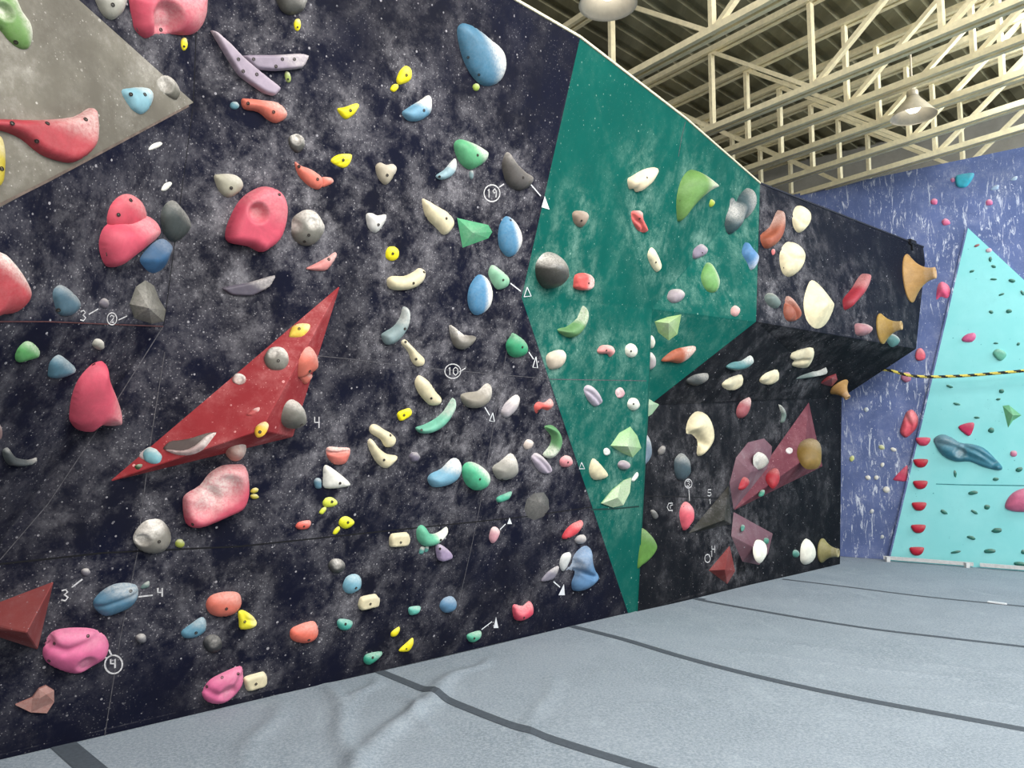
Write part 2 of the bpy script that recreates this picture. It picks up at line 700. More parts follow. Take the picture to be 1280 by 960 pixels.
def volume(pl, label, mat, outline, apexes, reg, cat='climbing volume', habs=None, tris=None, group='plywood climbing volumes', extra=None):
    """plywood pyramid screwed to a wall: outline on the wall, apexes standing out by the given metres"""
    plane = PL[pl]
    pts = [plane.at(x, y) for x, y in outline] + [plane.at(x, y, hh) for x, y, hh in apexes]
    c = sum((p for p in pts), Vector()) / len(pts)
    c = plane.o + plane.u * (c - plane.o).dot(plane.u) + plane.v * (c - plane.o).dot(plane.v)
    fm = frame_of(plane, plane.loc(c))
    inv = fm.inverted()
    vs = [inv @ p for p in pts]
    n = len(outline)
    fs = tris or [(i, (i + 1) % n, n) for i in range(n)]
    # split faces finely so the chalk wear has somewhere to live
    me = mesh_from('climbing_volume', vs, fs)
    bm = bmesh.new()
    bm.from_mesh(me)
    bmesh.ops.recalc_face_normals(bm, faces=bm.faces)
    bmesh.ops.bevel(bm, geom=[e for e in bm.edges if len(e.link_faces) == 2], offset=.005, segments=1, affect='EDGES')
    bm.to_mesh(me)
    bm.free()
    a = me.attributes.new('chalk', 'FLOAT', 'POINT')
    a.data.foreach_set('value', np.full(len(me.vertices), .35, dtype=np.float32))
    o = link('climbing_volume', me, mat, None, fm)
    tag(o, label, cat, group)
    for key, tri in reg.items():
        PL['v' + key] = Plane(pts[tri[0]], pts[tri[1]], pts[tri[2]])
    BLOBS.append((tuple(c), (pts[0] - pts[1]).length * .35, .5))
    return o


# ------------------------------------------------------------------ walls as finely divided panels
def panel(name, polys, mat, pitch, label=None, dust_gain=1.0, thick=.025):
    verts, faces = [], []
    blob = np.array([b[0] for b in BLOBS])
    br = np.array([b[1] for b in BLOBS])
    bw = np.array([b[2] for b in BLOBS])
    for poly in polys:
        poly = [Vector(p) for p in poly]
        pl = Plane(poly[0], poly[1], poly[2])
        p2 = np.array([tuple(pl.loc(p)) for p in poly])
        hs = [(p - pl.o).dot(pl.n) for p in poly]
        if ((p2[:, 0] * np.roll(p2[:, 1], -1)) - (p2[:, 1] * np.roll(p2[:, 0], -1))).sum() < 0:
            p2 = p2[::-1].copy()
        mn, mx = p2.min(0), p2.max(0)
        gx = np.arange(mn[0], mx[0], pitch)
        gy = np.arange(mn[1], mx[1], pitch)
        g = np.array([(x, y) for y in gy for x in gx])
        g = g[inside(g, p2)]
        if len(g):
            g = g[seg_dist(g, p2) > pitch * .4]
        n = len(p2)
        pts = [Vector((float(x), float(y))) for x, y in p2] + [Vector((float(x), float(y))) for x, y in g]
        res = delaunay_2d_cdt(pts, [(i, (i + 1) % n) for i in range(n)], [], 1, 1e-6)
        base = len(verts)
        verts += [pl.world(v) for v in res[0]]
        faces += [tuple(base + i for i in f) for f in res[2]]
    P = np.array([tuple(v) for v in verts])
    ck = np.zeros(len(P))
    if len(blob):
        for i in range(0, len(P), 4000):
            d = np.sqrt(((P[i:i + 4000, None, :] - blob[None]) ** 2).sum(2))
            w = bw[None] * np.exp(-(d / (br[None] * 1.25 + .13)) ** 2)
            ck[i:i + 4000] = 1 - np.prod(1 - np.clip(w, 0, .97), axis=1)
    me = mesh_from(name, verts, faces, False, ck * dust_gain)
    o = link(name, me, mat)
    o['kind'] = 'structure'
    if label:
        o['label'] = label
    if thick:
        m = o.modifiers.new('thickness', 'SOLIDIFY')
        m.thickness = thick
        m.offset = -1
    return o


def beam(name, a, b, w, h, mat, label=None, kind='structure'):
    bm = bmesh.new()
    a, b = Vector(a), Vector(b)
    o_ = (a + b) / 2
    bar(bm, a - o_, b - o_, w, h)
    bmesh.ops.bevel(bm, geom=list(bm.edges), offset=min(w, h) * .12, segments=1, affect='EDGES')
    o = link(name, bm_mesh(name, bm), mat)
    o.location = o_
    tag(o, label, None, None, kind)
    return o


def tube(name, pts, rad, mat, parent=None, seg=6, closed=False):
    cu = bpy.data.curves.new(name, 'CURVE')
    cu.dimensions = '3D'
    cu.bevel_depth = rad
    cu.bevel_resolution = 2
    sp = cu.splines.new('POLY')
    sp.points.add(len(pts) - 1)
    for p, q in zip(sp.points, pts):
        p.co = (q[0], q[1], q[2], 1)
    sp.use_cyclic_u = closed
    cu.use_fill_caps = True
    cu.materials.append(mat)
    o = bpy.data.objects.new(name, cu)
    C.objects.link(o)
    o.parent = parent
    return o


def stroke_mesh(bm, plane, pts, wpx, lift=.003):
    """flat chalk or paint line on a wall, given as pixels along it"""
    P = [plane.at(x, y, lift) for x, y in pts]
    dep = (P[0] - CAM).length
    w = wpx * dep / F * .5
    L_ = []
    for i, p in enumerate(P):
        d = (P[min(i + 1, len(P) - 1)] - P[max(i - 1, 0)])
        s = plane.n.cross(d).normalized() * w
        L_.append((bm.verts.new(p + s), bm.verts.new(p - s)))
    for i in range(len(L_) - 1):
        bm.faces.new((L_[i][0], L_[i][1], L_[i + 1][1], L_[i + 1][0]))


GLYPH = {  # strokes in a unit box, y down
    '0': [[(.5, 0), (.1, .25), (.1, .75), (.5, 1), (.9, .75), (.9, .25), (.5, 0)]],
    '1': [[(.3, .2), (.55, 0), (.55, 1)]],
    '2': [[(.1, .25), (.4, 0), (.85, .15), (.8, .45), (.1, 1), (.9, 1)]],
    '3': [[(.1, .1), (.6, 0), (.85, .22), (.45, .45), (.9, .7), (.55, 1), (.05, .9)]],
    '4': [[(.15, 0), (.15, .5), (.85, .5)], [(.75, 0), (.75, 1)]],
    '5': [[(.85, 0), (.2, 0), (.15, .45), (.7, .45), (.85, .75), (.5, 1), (.1, .9)]],
    '9': [[(.8, .3), (.5, 0), (.15, .25), (.4, .5), (.8, .3), (.7, 1)]],
    'O': [[(.5 + .5 * math.cos(a * math.pi / 9), .5 + .5 * math.sin(a * math.pi / 9)) for a in range(19)]],
}


def chalk_mark(pl, label, items, mat, wpx=1.5, name='chalk_mark', cat='chalk marking'):
    """items: ('line', pts) | (glyph, x, y, w, h[, shear]) | ('tri', pts)"""
    plane = PL[pl]
    bm = bmesh.new()
    for it in items:
        if it[0] == 'line':
            stroke_mesh(bm, plane, parse(it[1]), wpx)
        elif it[0] == 'tri':
            vs = [bm.verts.new(plane.at(x, y, .003)) for x, y in parse(it[1])]
            bm.faces.new(vs)
        else:
            g, x, y, w, h = it[:5]
            for st in GLYPH[g]:
                stroke_mesh(bm, plane, [(x + a * w, y + b_ * h) for a, b_ in st], wpx)
    o_ = sum((v.co for v in bm.verts), Vector()) / len(bm.verts)
    for v in bm.verts:
        v.co -= o_
    for f in bm.faces:
        f.normal_update()
        if f.normal.dot(plane.n) < 0:
            f.normal_flip()
    me = bpy.data.meshes.new(name)
    bm.to_mesh(me)
    bm.free()
    o = link(name, me, mat)
    o.location = o_
    tag(o, label, cat, 'route marks drawn on the walls')
    return o
# ------------------------------------------------------------------ colours (paint and resin)
PINK, ROSE, SALMON, RED = (198, 74, 96), (184, 62, 82), (206, 106, 88), (188, 40, 52)
YEL, CREAM, BONE, WHITE = (238, 222, 20), (216, 198, 156), (220, 208, 172), (226, 224, 214)
BLUE, SKY, STEEL, SLATE = (74, 132, 176), (122, 168, 182), (86, 116, 134), (52, 70, 84)
GREEN, TEAL, LIME, MINT = (52, 142, 96), (42, 142, 116), (92, 136, 62), (138, 186, 142)
DGREY, GREY, LGREY, LILAC = (52, 52, 48), (104, 102, 94), (150, 148, 138), (150, 134, 152)
MAROON, BROWN, RUST, OLIVE = (132, 46, 54), (138, 84, 76), (150, 74, 48), (160, 122, 44)
HOTPINK = (204, 96, 140)

# ================================================================= left overhangs
hold('G', 'lime green pinch hold with a deep thumb slot on the grey overhang', LIME, '-22,-12 14,-8 26,13 38,30 41,48 36,62 24,62 10,52 -2,38 -20,24', .45, b='20,53', chalk=.75, cdir=(.8, .6), dish=[(6, 14, 11, .75)], dust=.4)
hold('G', 'large red half-moon sloper with a chalky flat top on the grey overhang', (162, 46, 58), '-25,150 0,149 50,150 95,146 116,135 123,145 124,175 115,192 95,204 75,202 50,193 25,174 0,164 -25,160', .34, b='15,154 59,154 107,149 44,177', chalk=.4, cdir=(0, 1), kind='plate', dust=.5)
hold('G', 'olive yellow hold cut by the picture edge below the red half-moon', (176, 158, 40), '-18,165 0,165 7,185 7,215 2,235 -18,240', .4, b='2,211', dust=.3)
hold('G', 'pale blue shield-shaped hold with two bolts on the grey overhang', SKY, '151,114 163,110 175,109 187,111 192,122 186,137 176,143 163,135', .5, b='163,118 181,118', chalk=.45, dust=.5)
hold('G', 'charcoal ring hold worn pale on the grey overhang tip', (92, 90, 80), '195,100 205,94 216,99 225,114 221,125 208,119 198,111', .5, dish=[(207, 105, 9, .9)], chalk=.5, dust=.3)
hold('Ld', 'light grey rounded hold hanging from the top beside the big pink lip', LGREY, '117,-10 160,-12 158,10 150,20 140,25 128,20 118,5', .55, b='141,6', chalk=.3, dust=.3)
hold('Ld', 'huge pink lip hold with a hollow under it at the top of the corner', PINK, '162,-18 250,-20 260,8 256,30 246,42 232,44 215,43 190,44 178,48 166,40 160,25', .5, b='174,37 203,37', dish=[(211, 24, 20, .7)], chalk=.25, dust=.5, tilt=(0, .15))
hold('Ld', 'tiny yellow foothold tucked under the huge pink lip hold', YEL, ell(230, 55, 4.5, 8.5), .5, name='foothold', cat='foothold', b='230,58', dust=.1, bsize=.6)
hold('Lu', 'thin white foot chip just below the grey overhang edge', WHITE, '185,186 190,180 200,177 203,180 197,185 187,188', .4, name='foothold', cat='foothold', dust=.1)
hold('Lu', 'small white foot chip above the dark green-grey oval hold', WHITE, '201,236 206,229 214,227 215,231 208,238 202,239', .4, name='foothold', cat='foothold', dust=.1)
hold('Lu', 'large pink two-lobed pinch hold on the left overhang', PINK, '123,300 130,284 145,276 160,275 180,268 195,272 201,285 197,298 180,311 160,325 145,334 132,333 124,317', .62, b='134,318', chalk=.22, dust=.5,
     lobes=[dict(pts='136,278 140,258 152,245 165,243 178,252 184,272 170,290 145,290', h=.42, rgb=(190, 66, 84), b='146,268 163,250')])
hold('Lu', 'dark green-grey oval hold beside the two-lobed pink pinch', (50, 58, 58), '200,270 206,256 217,250 226,257 238,272 239,285 228,298 215,302 204,290', .5, chalk=.3, dust=.3)
hold('Lu', 'deep blue angular hold under the two-lobed pink pinch', (40, 84, 122), '174,322 190,304 204,298 216,307 214,318 205,335 190,342 178,333', .5, kind='cone', chalk=.15, dust=.3)
hold('Lu', 'dark grey rocky pyramid hold low in the corner', (74, 74, 66), '162,380 170,358 182,350 193,357 200,375 208,388 205,402 190,405 168,398', kind='facet', apex=[(186, 385, .7)], chalk=.35, dust=.3)
hold('Lu', 'big red dome hold with chalk-bleached top cut by the picture edge', (168, 40, 54), '-32,308 0,308 15,320 30,340 40,362 35,380 20,394 0,398 -32,402', .55, chalk=.9, cdir=(.4, 1), dust=.5)
hold('Lu', 'slate blue rounded triangle hold beside the number 3', (66, 96, 112), '65,366 74,356 85,360 98,372 101,382 93,392 82,395 71,390', .45, b='74,388', chalk=.3, dust=.4)
hold('Lu', 'small dull lilac nub above the crack of the left overhang', (96, 90, 100), ell(130, 379, 6.5, 6.5), .5, name='foothold', cat='foothold', dust=.3)
hold('Ll', 'small green shell hold just below the crack on the left', (80, 150, 84), '18,446 22,435 32,426 42,428 50,437 47,446 35,450 22,453', .5, chalk=.35, dust=.25)
hold('Ll', 'slate blue wedge hold above the big pink fin', (72, 112, 130), '59,465 62,452 73,443 85,450 95,460 88,468 72,473 60,472', .5, chalk=.3, dust=.25)
hold('Ll', 'small chalk-white rock nub below the corner crack', LGREY, ell(123, 430, 8, 7), .6, name='foothold', cat='foothold', chalk=.6, dust=.3)
hold('Ll', 'big pink fin hold with a pale worn face in the left shadow', PINK, '86,520 90,497 100,475 118,457 131,451 140,452 142,468 150,490 153,508 147,525 130,531 116,531 108,539 98,540 88,531', .62, b='127,461', chalk=.3, cdir=(.6, .1), tilt=(.35, 0), dust=.3, groove=[('92,500 104,480 122,462', 3, .3)])
hold('Ll', 'murky grey curved edge hold at the far lower left', (66, 72, 74), '2,565 9,559 14,566 20,573 35,576 46,573 34,583 10,583', .5, chalk=.4, dust=.3)
hold('Ll', 'brownish chalky sliver on the shadowed panel at the picture edge', (120, 96, 96), '-10,520 0,530 3,541 0,550 -12,552', .4, dust=.2)

# ================================================================= main navy wall: volumes first
VRED = wall_mat('volume_red', (130, 40, 45), (144, 50, 54), speck=.3, amb=.7, dust=.7, rough=.6, chalkc=srgb((214, 150, 148)))
VDARK = wall_mat('volume_charcoal', (46, 46, 42), (60, 58, 52), speck=.25, amb=.3)
VMAR = wall_mat('volume_maroon', (96, 50, 60), (110, 62, 70), speck=.25, amb=.25, dust=.5, chalkc=srgb((176, 140, 146)))
VMAR2 = wall_mat('volume_dusty_plum', (104, 74, 84), (120, 92, 100), speck=.25, amb=.3, dust=.5)
VBRICK = wall_mat('volume_brick', (116, 54, 54), (128, 66, 64), speck=.2, amb=.2, dust=.35)
volume('M', 'long red triangular volume pointing down left, covered with small holds', VRED, [(137, 602), (425, 357), (366, 546)], [(326, 538, .26)], dict(ra=(0, 1, 3), rb=(1, 2, 3), rc=(0, 2, 3)))
volume('M', 'brick red pyramid volume at the lower left picture edge', VBRICK, [(-46, 770), (67, 727), (47, 812), (-46, 782)], [(33, 791, .30)], dict(wa=(0, 1, 4)))
# holds riding on the long red volume
hold('vra', 'yellow hold near the upper tip of the red volume', (232, 196, 70), '361,420 365,409 375,404 388,405 387,413 378,421 365,422', .4, b='374,411', chalk=.4, dust=0)
hold('vra', 'pitted grey round hold in the middle of the red volume', GREY, ell(346, 448, 16, 15), .55, b='348,451', chalk=.7, dust=0, dish=[(342, 442, 8, .3)])
hold('vra', 'tiny grey washer-like hold on the upper flank of the red volume', (140, 104, 100), ell(299, 474, 9, 7), .3, dish=[(299, 474, 7, .9)], chalk=.7, dust=0, name='foothold', cat='foothold')
hold('vra', 'yellow knob at the crest of the red volume', (226, 178, 44), '318,540 321,532 331,527 336,532 331,543 322,547', .5, b='325,540', chalk=.4, dust=0)
hold('vra', 'little faded red chip on the crest of the red volume', (176, 70, 70), '308,519 316,512 325,509 325,514 316,520', .4, chalk=.5, name='foothold', cat='foothold', dust=0)
hold('vra', 'pale blue button hold near the lower tip of the red volume', (110, 162, 172), ell(190, 570, 13, 9.5, 20), .45, chalk=.4, dust=0, lobes=[dict(pts=ell(185, 567, 13, 9), h=.2, rgb=(176, 160, 160), name='base_plate', chalk=.6)])
hold('vra', 'grey crescent rail hold with hollow shade painted dark on the red volume', (78, 66, 64), '204,562 212,552 225,550 240,547 258,541 271,540 264,548 254,560 238,567 220,567', .12, kind='plate', chalk=.1, dust=0, lobes=[dict(pts='206,562 214,562 224,563 236,561 248,553 257,545 270,540 265,548 254,561 238,568 220,568', h=.6, rgb=(172, 148, 146), name='rim', chalk=.5)])  # dark body colour paints the shade of the hollow; the rim is paler
hold('vrc', 'tiny green chip beside the pale blue button hold', (84, 120, 70), '168,583 174,580 178,581 174,586 169,587', .4, name='foothold', cat='foothold', dust=0)
hold('vrb', 'salmon orange flame-shaped hold on the right edge of the red volume', SALMON, '372,466 374,450 382,437 390,433 397,442 398,455 392,464 384,468 374,472', .5, b='387,464', chalk=.3, dust=0, lobes=[dict(pts='376,471 388,467 390,471 383,480 379,478', h=.4)])
hold('vrb', 'grey pitted ball hold on the right flank of the red volume', GREY, '351,524 356,508 366,499 377,500 383,512 380,528 368,536 356,533', .75, b='365,527', chalk=.7, dust=.3)
hold('vrc', 'dusty peach hold under the red volume above the pink heart bowl', (206, 150, 134), '281,575 285,562 300,555 308,557 304,568 295,577 285,580', .5, chalk=.5, dust=.2)

# ---- top band
hold('M', 'dark charcoal dome hold cut by the top picture edge', (62, 62, 58), '343,-14 385,-14 384,10 370,19 355,18 345,6', .5, chalk=.35, dust=.7)
hold('M', 'small yellow drop foothold under the charcoal dome at the top', YEL, ell(371.5, 31, 4.5, 8), .5, name='foothold', cat='foothold', b='372,34', dust=.1, bsize=.6)
hold('M', 'long lilac blade plate slanting down right from the corner', (158, 144, 160), '263,38 272,41 288,55 304,72 328,92 351,110 342,120 328,116 298,95 282,70', .4, kind='plate', sharp=True, b='298,74 304,89 321,93', chalk=.35, dust=.5, habs=.04)
hold('M', 'long lilac plate hold lying level, tail behind the slanting blade', (146, 134, 150), '303,69 345,69 375,67 386,70 378,86 345,89 320,87 312,80', .3, kind='plate', sharp=True, b='317,74 345,83 353,74 368,74', chalk=.35, dust=.5, habs=.04)
hold('M', 'small olive green foothold under the level lilac plate', (150, 166, 90), ell(359.5, 96, 4, 7.5, -12), .5, name='foothold', cat='foothold', b='360,99', dust=.1, bsize=.6)
hold('M', 'small steel blue foothold at the thin end of the salmon pear', (84, 128, 142), ell(293, 132, 6, 5), .5, name='foothold', cat='foothold', dust=.2)
hold('M', 'salmon pear-shaped hold with two bolts under the lilac plates', SALMON, '301,124 310,123 330,125 348,128 359,139 358,148 346,154 335,150 322,140 304,136', .55, b='310,129 342,140', chalk=.35, dust=.9)
hold('M', 'dark broken-looking grey hold below the salmon pear', (66, 66, 64), '360,172 370,167 380,172 381,184 372,191 362,184', .6, dish=[(371, 174, 7, .7)], chalk=.5, dust=.9)
hold('M', 'pale beige rounded hold by the corner above the pink saddle bowl', (158, 154, 136), '267,220 275,217 290,217 300,222 304,232 297,242 284,247 273,238', .55, b='289,235', chalk=.4, dust=1)
hold('M', 'bright yellow heart-shaped hold left of the blue-white wedge', YEL, '421,136 430,134 445,129 449,133 443,143 433,149 426,145', .5, b='438,138', chalk=.12, dust=1)
hold('M', 'bright yellow bean hold high on the wall with a small tail', YEL, '495,100 500,88 508,82 515,88 514,100 505,105 498,106', .5, b='508,94', chalk=.12, dust=.7, lobes=[dict(pts='488,112 491,106 497,105 498,110 493,115', h=.5, name='tail_bead', q=3.2)])
hold('M', 'yellow grooved leaf-shaped hold above the two light grey hearts', YEL, '413,202 420,194 432,192 440,194 437,205 428,210', .35, b='429,200', chalk=.15, dust=1, groove=[('417,202 427,198 436,196', 1.1, .16), ('421,206 430,202 436,201', 1.1, .16)])
hold('M', 'salmon claw hold tapering up left beside the yellow leaf', SALMON, '368,202 376,207 390,212 402,221 404,231 398,237 385,232 372,218', .5, b='397,224 373,208', chalk=.3, dust=1, lobes=[dict(pts='402,222 414,222 417,228 408,233 402,233', h=.5)])
hold('M', 'blue hold bleached white along its slanted upper side', (94, 150, 180), '502,142 510,135 525,126 537,119 540,130 538,143 525,152 510,152', .6, b='530,138', chalk=.95, cdir=(.2, 1), dust=1)
hold('M', 'cream-grey heart-shaped hold below the blue-white wedge', (172, 162, 142), '469,208 475,203 483,206 492,205 496,213 487,228 480,231 472,222', .55, b='484,219', chalk=.4, dust=1)
hold('M', 'huge blue teardrop hold near the top edge of the navy wall', (50, 108, 138), '571,38 574,31 581,29 595,35 612,48 628,62 633,78 631,93 622,105 606,108 592,98 580,78 573,55', .42, b='584,72 596,94', chalk=.7, cdir=(.75, .6), dust=.3)
hold('M', 'tiny yellow-green chip under the huge blue teardrop', (150, 170, 70), ell(595, 109, 4.5, 5), .5, name='foothold', cat='foothold', dust=0)
hold('M', 'green half-dome hold whose top is dusted white, high on the wall', (76, 160, 110), '567,180 575,174 590,178 605,186 611,192 606,203 590,212 578,207 570,195', .6, b='597,194', chalk=.65, cdir=(.5, .8), dust=1)
hold('M', 'tiny grey-blue drop foothold under the white-dusted green half-dome', (110, 134, 138), ell(589, 218, 3, 6), .5, name='foothold', cat='foothold', dust=.1)
hold('M', 'pale blue-white crescent touching the white-dusted green half-dome', (136, 168, 178), '544,220 555,212 565,201 570,198 571,210 565,220 552,225', .5, b='549,221', chalk=.7, dust=.8)
hold('M', 'large murky grey boomerang hold beside the chalk circle', (74, 70, 68), '627,208 630,195 635,190 645,203 656,214 667,222 661,234 647,238 633,229', .5, b='654,222', chalk=.35, dust=1)

# ---- upper middle
hold('M', 'big pink saddle bowl hold with an oval recess', PINK, '281,290 288,270 300,250 318,237 335,233 352,240 360,258 358,280 350,300 335,312 325,315 310,308 285,303', .5, kind='plate', b='349,243', dish=[(322, 266, 14, .55)], chalk=.14, dust=.7)
hold('M', 'round grey crater hold right of the pink saddle bowl', GREY, ell(384, 285, 21, 23.5), .65, b='386,294 380,302', dish=[(390, 279, 8, .25), (371, 282, 8, .2)], chalk=.65, dust=1)
hold('M', 'thin dusky pink sliver hold below the grey crater', (200, 128, 124), '382,336 395,329 410,321 420,315 421,322 410,337 397,339', .4, b='411,324', chalk=.3, dust=.7)
hold('M', 'dusky clear-edged purple wedge plate above the red volume tip', (78, 72, 86), '277,360 310,354 344,344 336,359 315,370 290,369', .3, kind='plate', sharp=True, habs=.02, chalk=.35, dust=.6)
hold('M', 'white heart-shaped hold above the round yellow button', (206, 204, 200), '457,268 465,266 472,269 483,268 480,280 470,291 460,285', .55, b='473,281', chalk=.5, dust=1)
hold('M', 'round bright yellow button hold', YEL, ell(490, 317, 9, 9.5), .5, b='491,317', chalk=.1, dust=1)
hold('M', 'ivory sausage hold curving up right under the yellow button', BONE, '483,350 490,345 505,345 517,340 525,335 532,339 530,350 520,359 505,363 487,361', .55, b='517,354 530,340', chalk=.2, dust=1)
hold('M', 'large ivory tooth-shaped hold left of the green gem', BONE, '527,248 533,248 545,255 560,264 568,275 566,285 556,294 545,284 532,270', .5, b='558,273 534,272', chalk=.2, dust=1)
hold('M', 'green faceted gem hold between ivory tooth and blue oval', (48, 146, 96), '571,272 611,281 616,290 611,298 578,310', kind='facet', apex=[(591, 291, .38)], chalk=.18, dust=.9)
hold('M', 'blue egg hold with chalked right side next to the green panel edge', (44, 124, 166), '622,300 624,282 633,270 645,277 653,292 653,305 645,318 635,321 626,313', .5, chalk=1.25, cdir=(.9, .45), b='638,275', dust=.8)
hold('M', 'blue egg hold split blue and chalk white beside a mint wedge', (40, 126, 172), '584,370 588,355 598,343 609,347 616,363 614,380 605,391 594,394 586,385', .5, chalk=1.4, cdir=(1, .25), dust=.9)
hold('M', 'mint green pebble wedge leaning on the split blue egg', (128, 182, 148), '610,340 615,331 625,336 637,347 635,358 622,362 613,350', .55, b='629,350', chalk=.4, dust=.8)
hold('M', 'grey-blue smooth crescent hold above a slim ivory peg', (124, 144, 146), '476,420 480,415 492,408 501,396 505,383 512,386 513,400 507,415 495,428 482,431', .6, b='506,411', chalk=.4, dust=1)
hold('M', 'slim ivory peg hold leaning under the grey-blue crescent', BONE, '501,429 506,424 515,432 523,440 531,448 530,456 522,458 515,452 510,440', .5, b='520,449 506,427', chalk=.2, dust=.8)
hold('M', 'dusty grey broken crescent hold near the circled ten', (112, 108, 100), '561,406 572,411 582,418 595,420 590,430 578,437 566,430', .6, chalk=.5, cdir=(-.2, 1), dust=1.1, dish=[(580, 416, 9, .6)])
hold('M', 'shiny green apple-shaped hold at the green panel edge', (46, 150, 104), '632,430 638,420 642,416 655,424 660,433 657,443 645,447 635,442', .65, b='653,434', chalk=.25, dust=.7)

# ---- middle band
hold('M', 'ivory bean hold standing above the long mint banana', BONE, '518,478 521,470 526,469 536,476 545,489 552,498 549,506 538,507 528,498 521,488', .5, b='539,498', chalk=.2, dust=1)
hold('M', 'bright yellow block foothold left of the long mint banana', YEL, '496,516 510,510 515,512 514,519 500,526', .4, kind='plate', b='505,519', name='foothold', cat='foothold', chalk=.1, dust=.7)
hold('M', 'long mint green banana hold with a grooved top', (104, 176, 150), '519,535 530,531 545,523 556,513 567,497 570,505 567,515 556,531 540,541 525,542', .55, b='526,537', chalk=.45, cdir=(0, 1), dust=1.1, groove=[('523,534 545,528 558,516 566,502', 3, .35)])
hold('M', 'dusty grey curved ledge hold right of the mint banana', (138, 132, 120), '575,493 585,490 598,488 608,479 614,480 615,490 611,502 600,510 585,510 577,502', .6, b='580,507', chalk=.5, dust=1.1, groove=[('577,496 600,495 613,483', 3.5, .3)])
hold('M', 'upper ivory bean of the hooked pair left of the lilac cluster', BONE, '461,536 464,530 471,530 480,536 489,541 495,548 492,557 482,559 475,549 464,542', .5, b='488,544', chalk=.2, dust=.8)
hold('M', 'lower ivory bean hooked under its twin beside the lilac cluster', BONE, '459,556 461,548 466,550 474,560 484,567 497,570 490,580 480,585 468,575', .5, b='480,575', chalk=.2, dust=.8)
hold('M', 'pale lilac almond hold under a chalky arch', (176, 168, 172), '626,512 632,503 645,493 650,498 645,512 633,522 627,519', .55, chalk=.55, dust=1, groove=[('629,514 640,505 648,496', 2.5, .4)])
hold('M', 'jagged red rock hold near the green panel edge', (206, 82, 76), '667,508 672,502 680,503 688,498 692,506 685,513 676,511 670,517', .5, kind='cone', b='672,513', chalk=.45, dust=1)
hold('M', 'white-worn green crescent hold touching the green panel edge', (84, 142, 88), '680,533 692,531 701,540 703,552 697,565 687,573 678,568 688,556 690,545', .6, chalk=.6, cdir=(-.3, -.8), dust=1, groove=[('684,535 695,545 694,558 686,568', 2.6, .4)])
hold('M', 'tiny white rock nub left of the white-worn green crescent', (196, 180, 170), '654,556 659,549 667,552 664,560 657,562', .5, chalk=.6, name='foothold', cat='foothold', dust=.9)
hold('M', 'lilac and white almond hold below the white-worn green crescent', (170, 158, 172), '664,573 667,566 673,566 682,573 690,585 685,592 673,588', .5, chalk=.5, dust=.9, groove=[('667,569 677,577 687,589', 2.5, .4)])
hold('M', 'small rosy rock hold on the green panel border', (212, 130, 136), '699,575 706,569 714,571 716,579 710,584 701,583', .55, b='710,578', chalk=.5, name='foothold', cat='foothold', dust=.8)
hold('M', 'blue half-moon hold with a white top left of the jade dome', (104, 160, 186), '534,600 538,592 552,585 565,572 574,573 577,585 570,600 555,608 540,609', .6, chalk=.8, cdir=(.2, 1), dust=1, groove=[('540,592 558,583 572,575', 3.5, .3)])
hold('M', 'jade green dome hold with white chalked shoulder', (60, 176, 130), '577,590 580,580 590,577 605,584 613,595 608,608 595,613 582,605', .62, b='600,599', chalk=.8, cdir=(.6, .8), dust=.8)
hold('M', 'big silver grey dome hold right of the jade dome', (140, 138, 130), '615,585 625,577 640,566 647,575 648,590 638,600 622,600', .6, b='627,599', chalk=.6, dust=1.2, groove=[('620,586 634,576 646,571', 3.5, .3)])
hold('M', 'small teal fin foothold below the jade dome', (72, 164, 136), '620,622 630,617 640,614 635,624 622,628', .5, name='foothold', cat='foothold', chalk=.2, dust=.6)
hold('M', 'small dull lilac cluster foothold left of the blue half-moon', (104, 98, 116), ell(518, 571, 7, 6.5), .6, name='foothold', cat='foothold', dust=.6)
hold('M', 'dark see-through grey disc hold near the panel seam', (58, 58, 58), '655,636 658,624 668,616 680,615 686,624 687,636 680,646 668,651 658,647', kind='facet', apex=[(676, 628, .25)], chalk=.2, dust=.7)

# ---- around and below the red volume
hold('M', 'big pink heart-shaped bowl below the red volume', PINK, '228,630 232,618 250,607 262,592 278,582 295,580 308,582 312,600 311,620 303,636 285,645 262,655 245,660 232,655', .5, kind='plate', dish=[(256, 628, 25, .4), (280, 612, 25, .4)], b='240,655', chalk=.34, cdir=(-.1, .5), dust=.4)
hold('M', 'upper olive seed foothold of the pair beside the pink heart bowl', (190, 176, 60), ell(318, 613, 5.5, 3.2, -20), .6, name='foothold', cat='foothold', dust=.1)
hold('M', 'lower olive seed foothold of the pair beside the pink heart bowl', (176, 164, 56), ell(318, 620.5, 5.5, 3.4, 5), .6, name='foothold', cat='foothold', dust=.1)
hold('M', 'polished silver grey boulder hold below the pink heart bowl', (118, 114, 106), '166,675 170,662 182,650 200,648 212,660 214,675 205,688 190,692 175,688', .8, dish=[(180, 676, 9, .5), (195, 655, 8, .25)], b='199,677', chalk=.7, cdir=(-.4, .6), dust=.6, gloss=.35)
hold('M', 'small olive foothold beside the silver grey boulder', (150, 158, 60), ell(224.5, 679, 6, 5.5), .55, name='foothold', cat='foothold', dust=.2)
hold('M', 'small coral foothold low right of the pink heart bowl', (208, 88, 74), '369,658 374,652 387,650 389,655 384,661 374,662', .5, name='foothold', cat='foothold', b='380,658', dust=.5, bsize=.7)
hold('M', 'coral ledge hold caked with chalk above the white sail', (206, 104, 90), '407,562 412,558 425,559 438,560 437,570 431,580 418,581 409,572', .55, chalk=.7, cdir=(0, 1), dust=1, groove=[('408,566 422,567 437,565', 2.2, .5)])
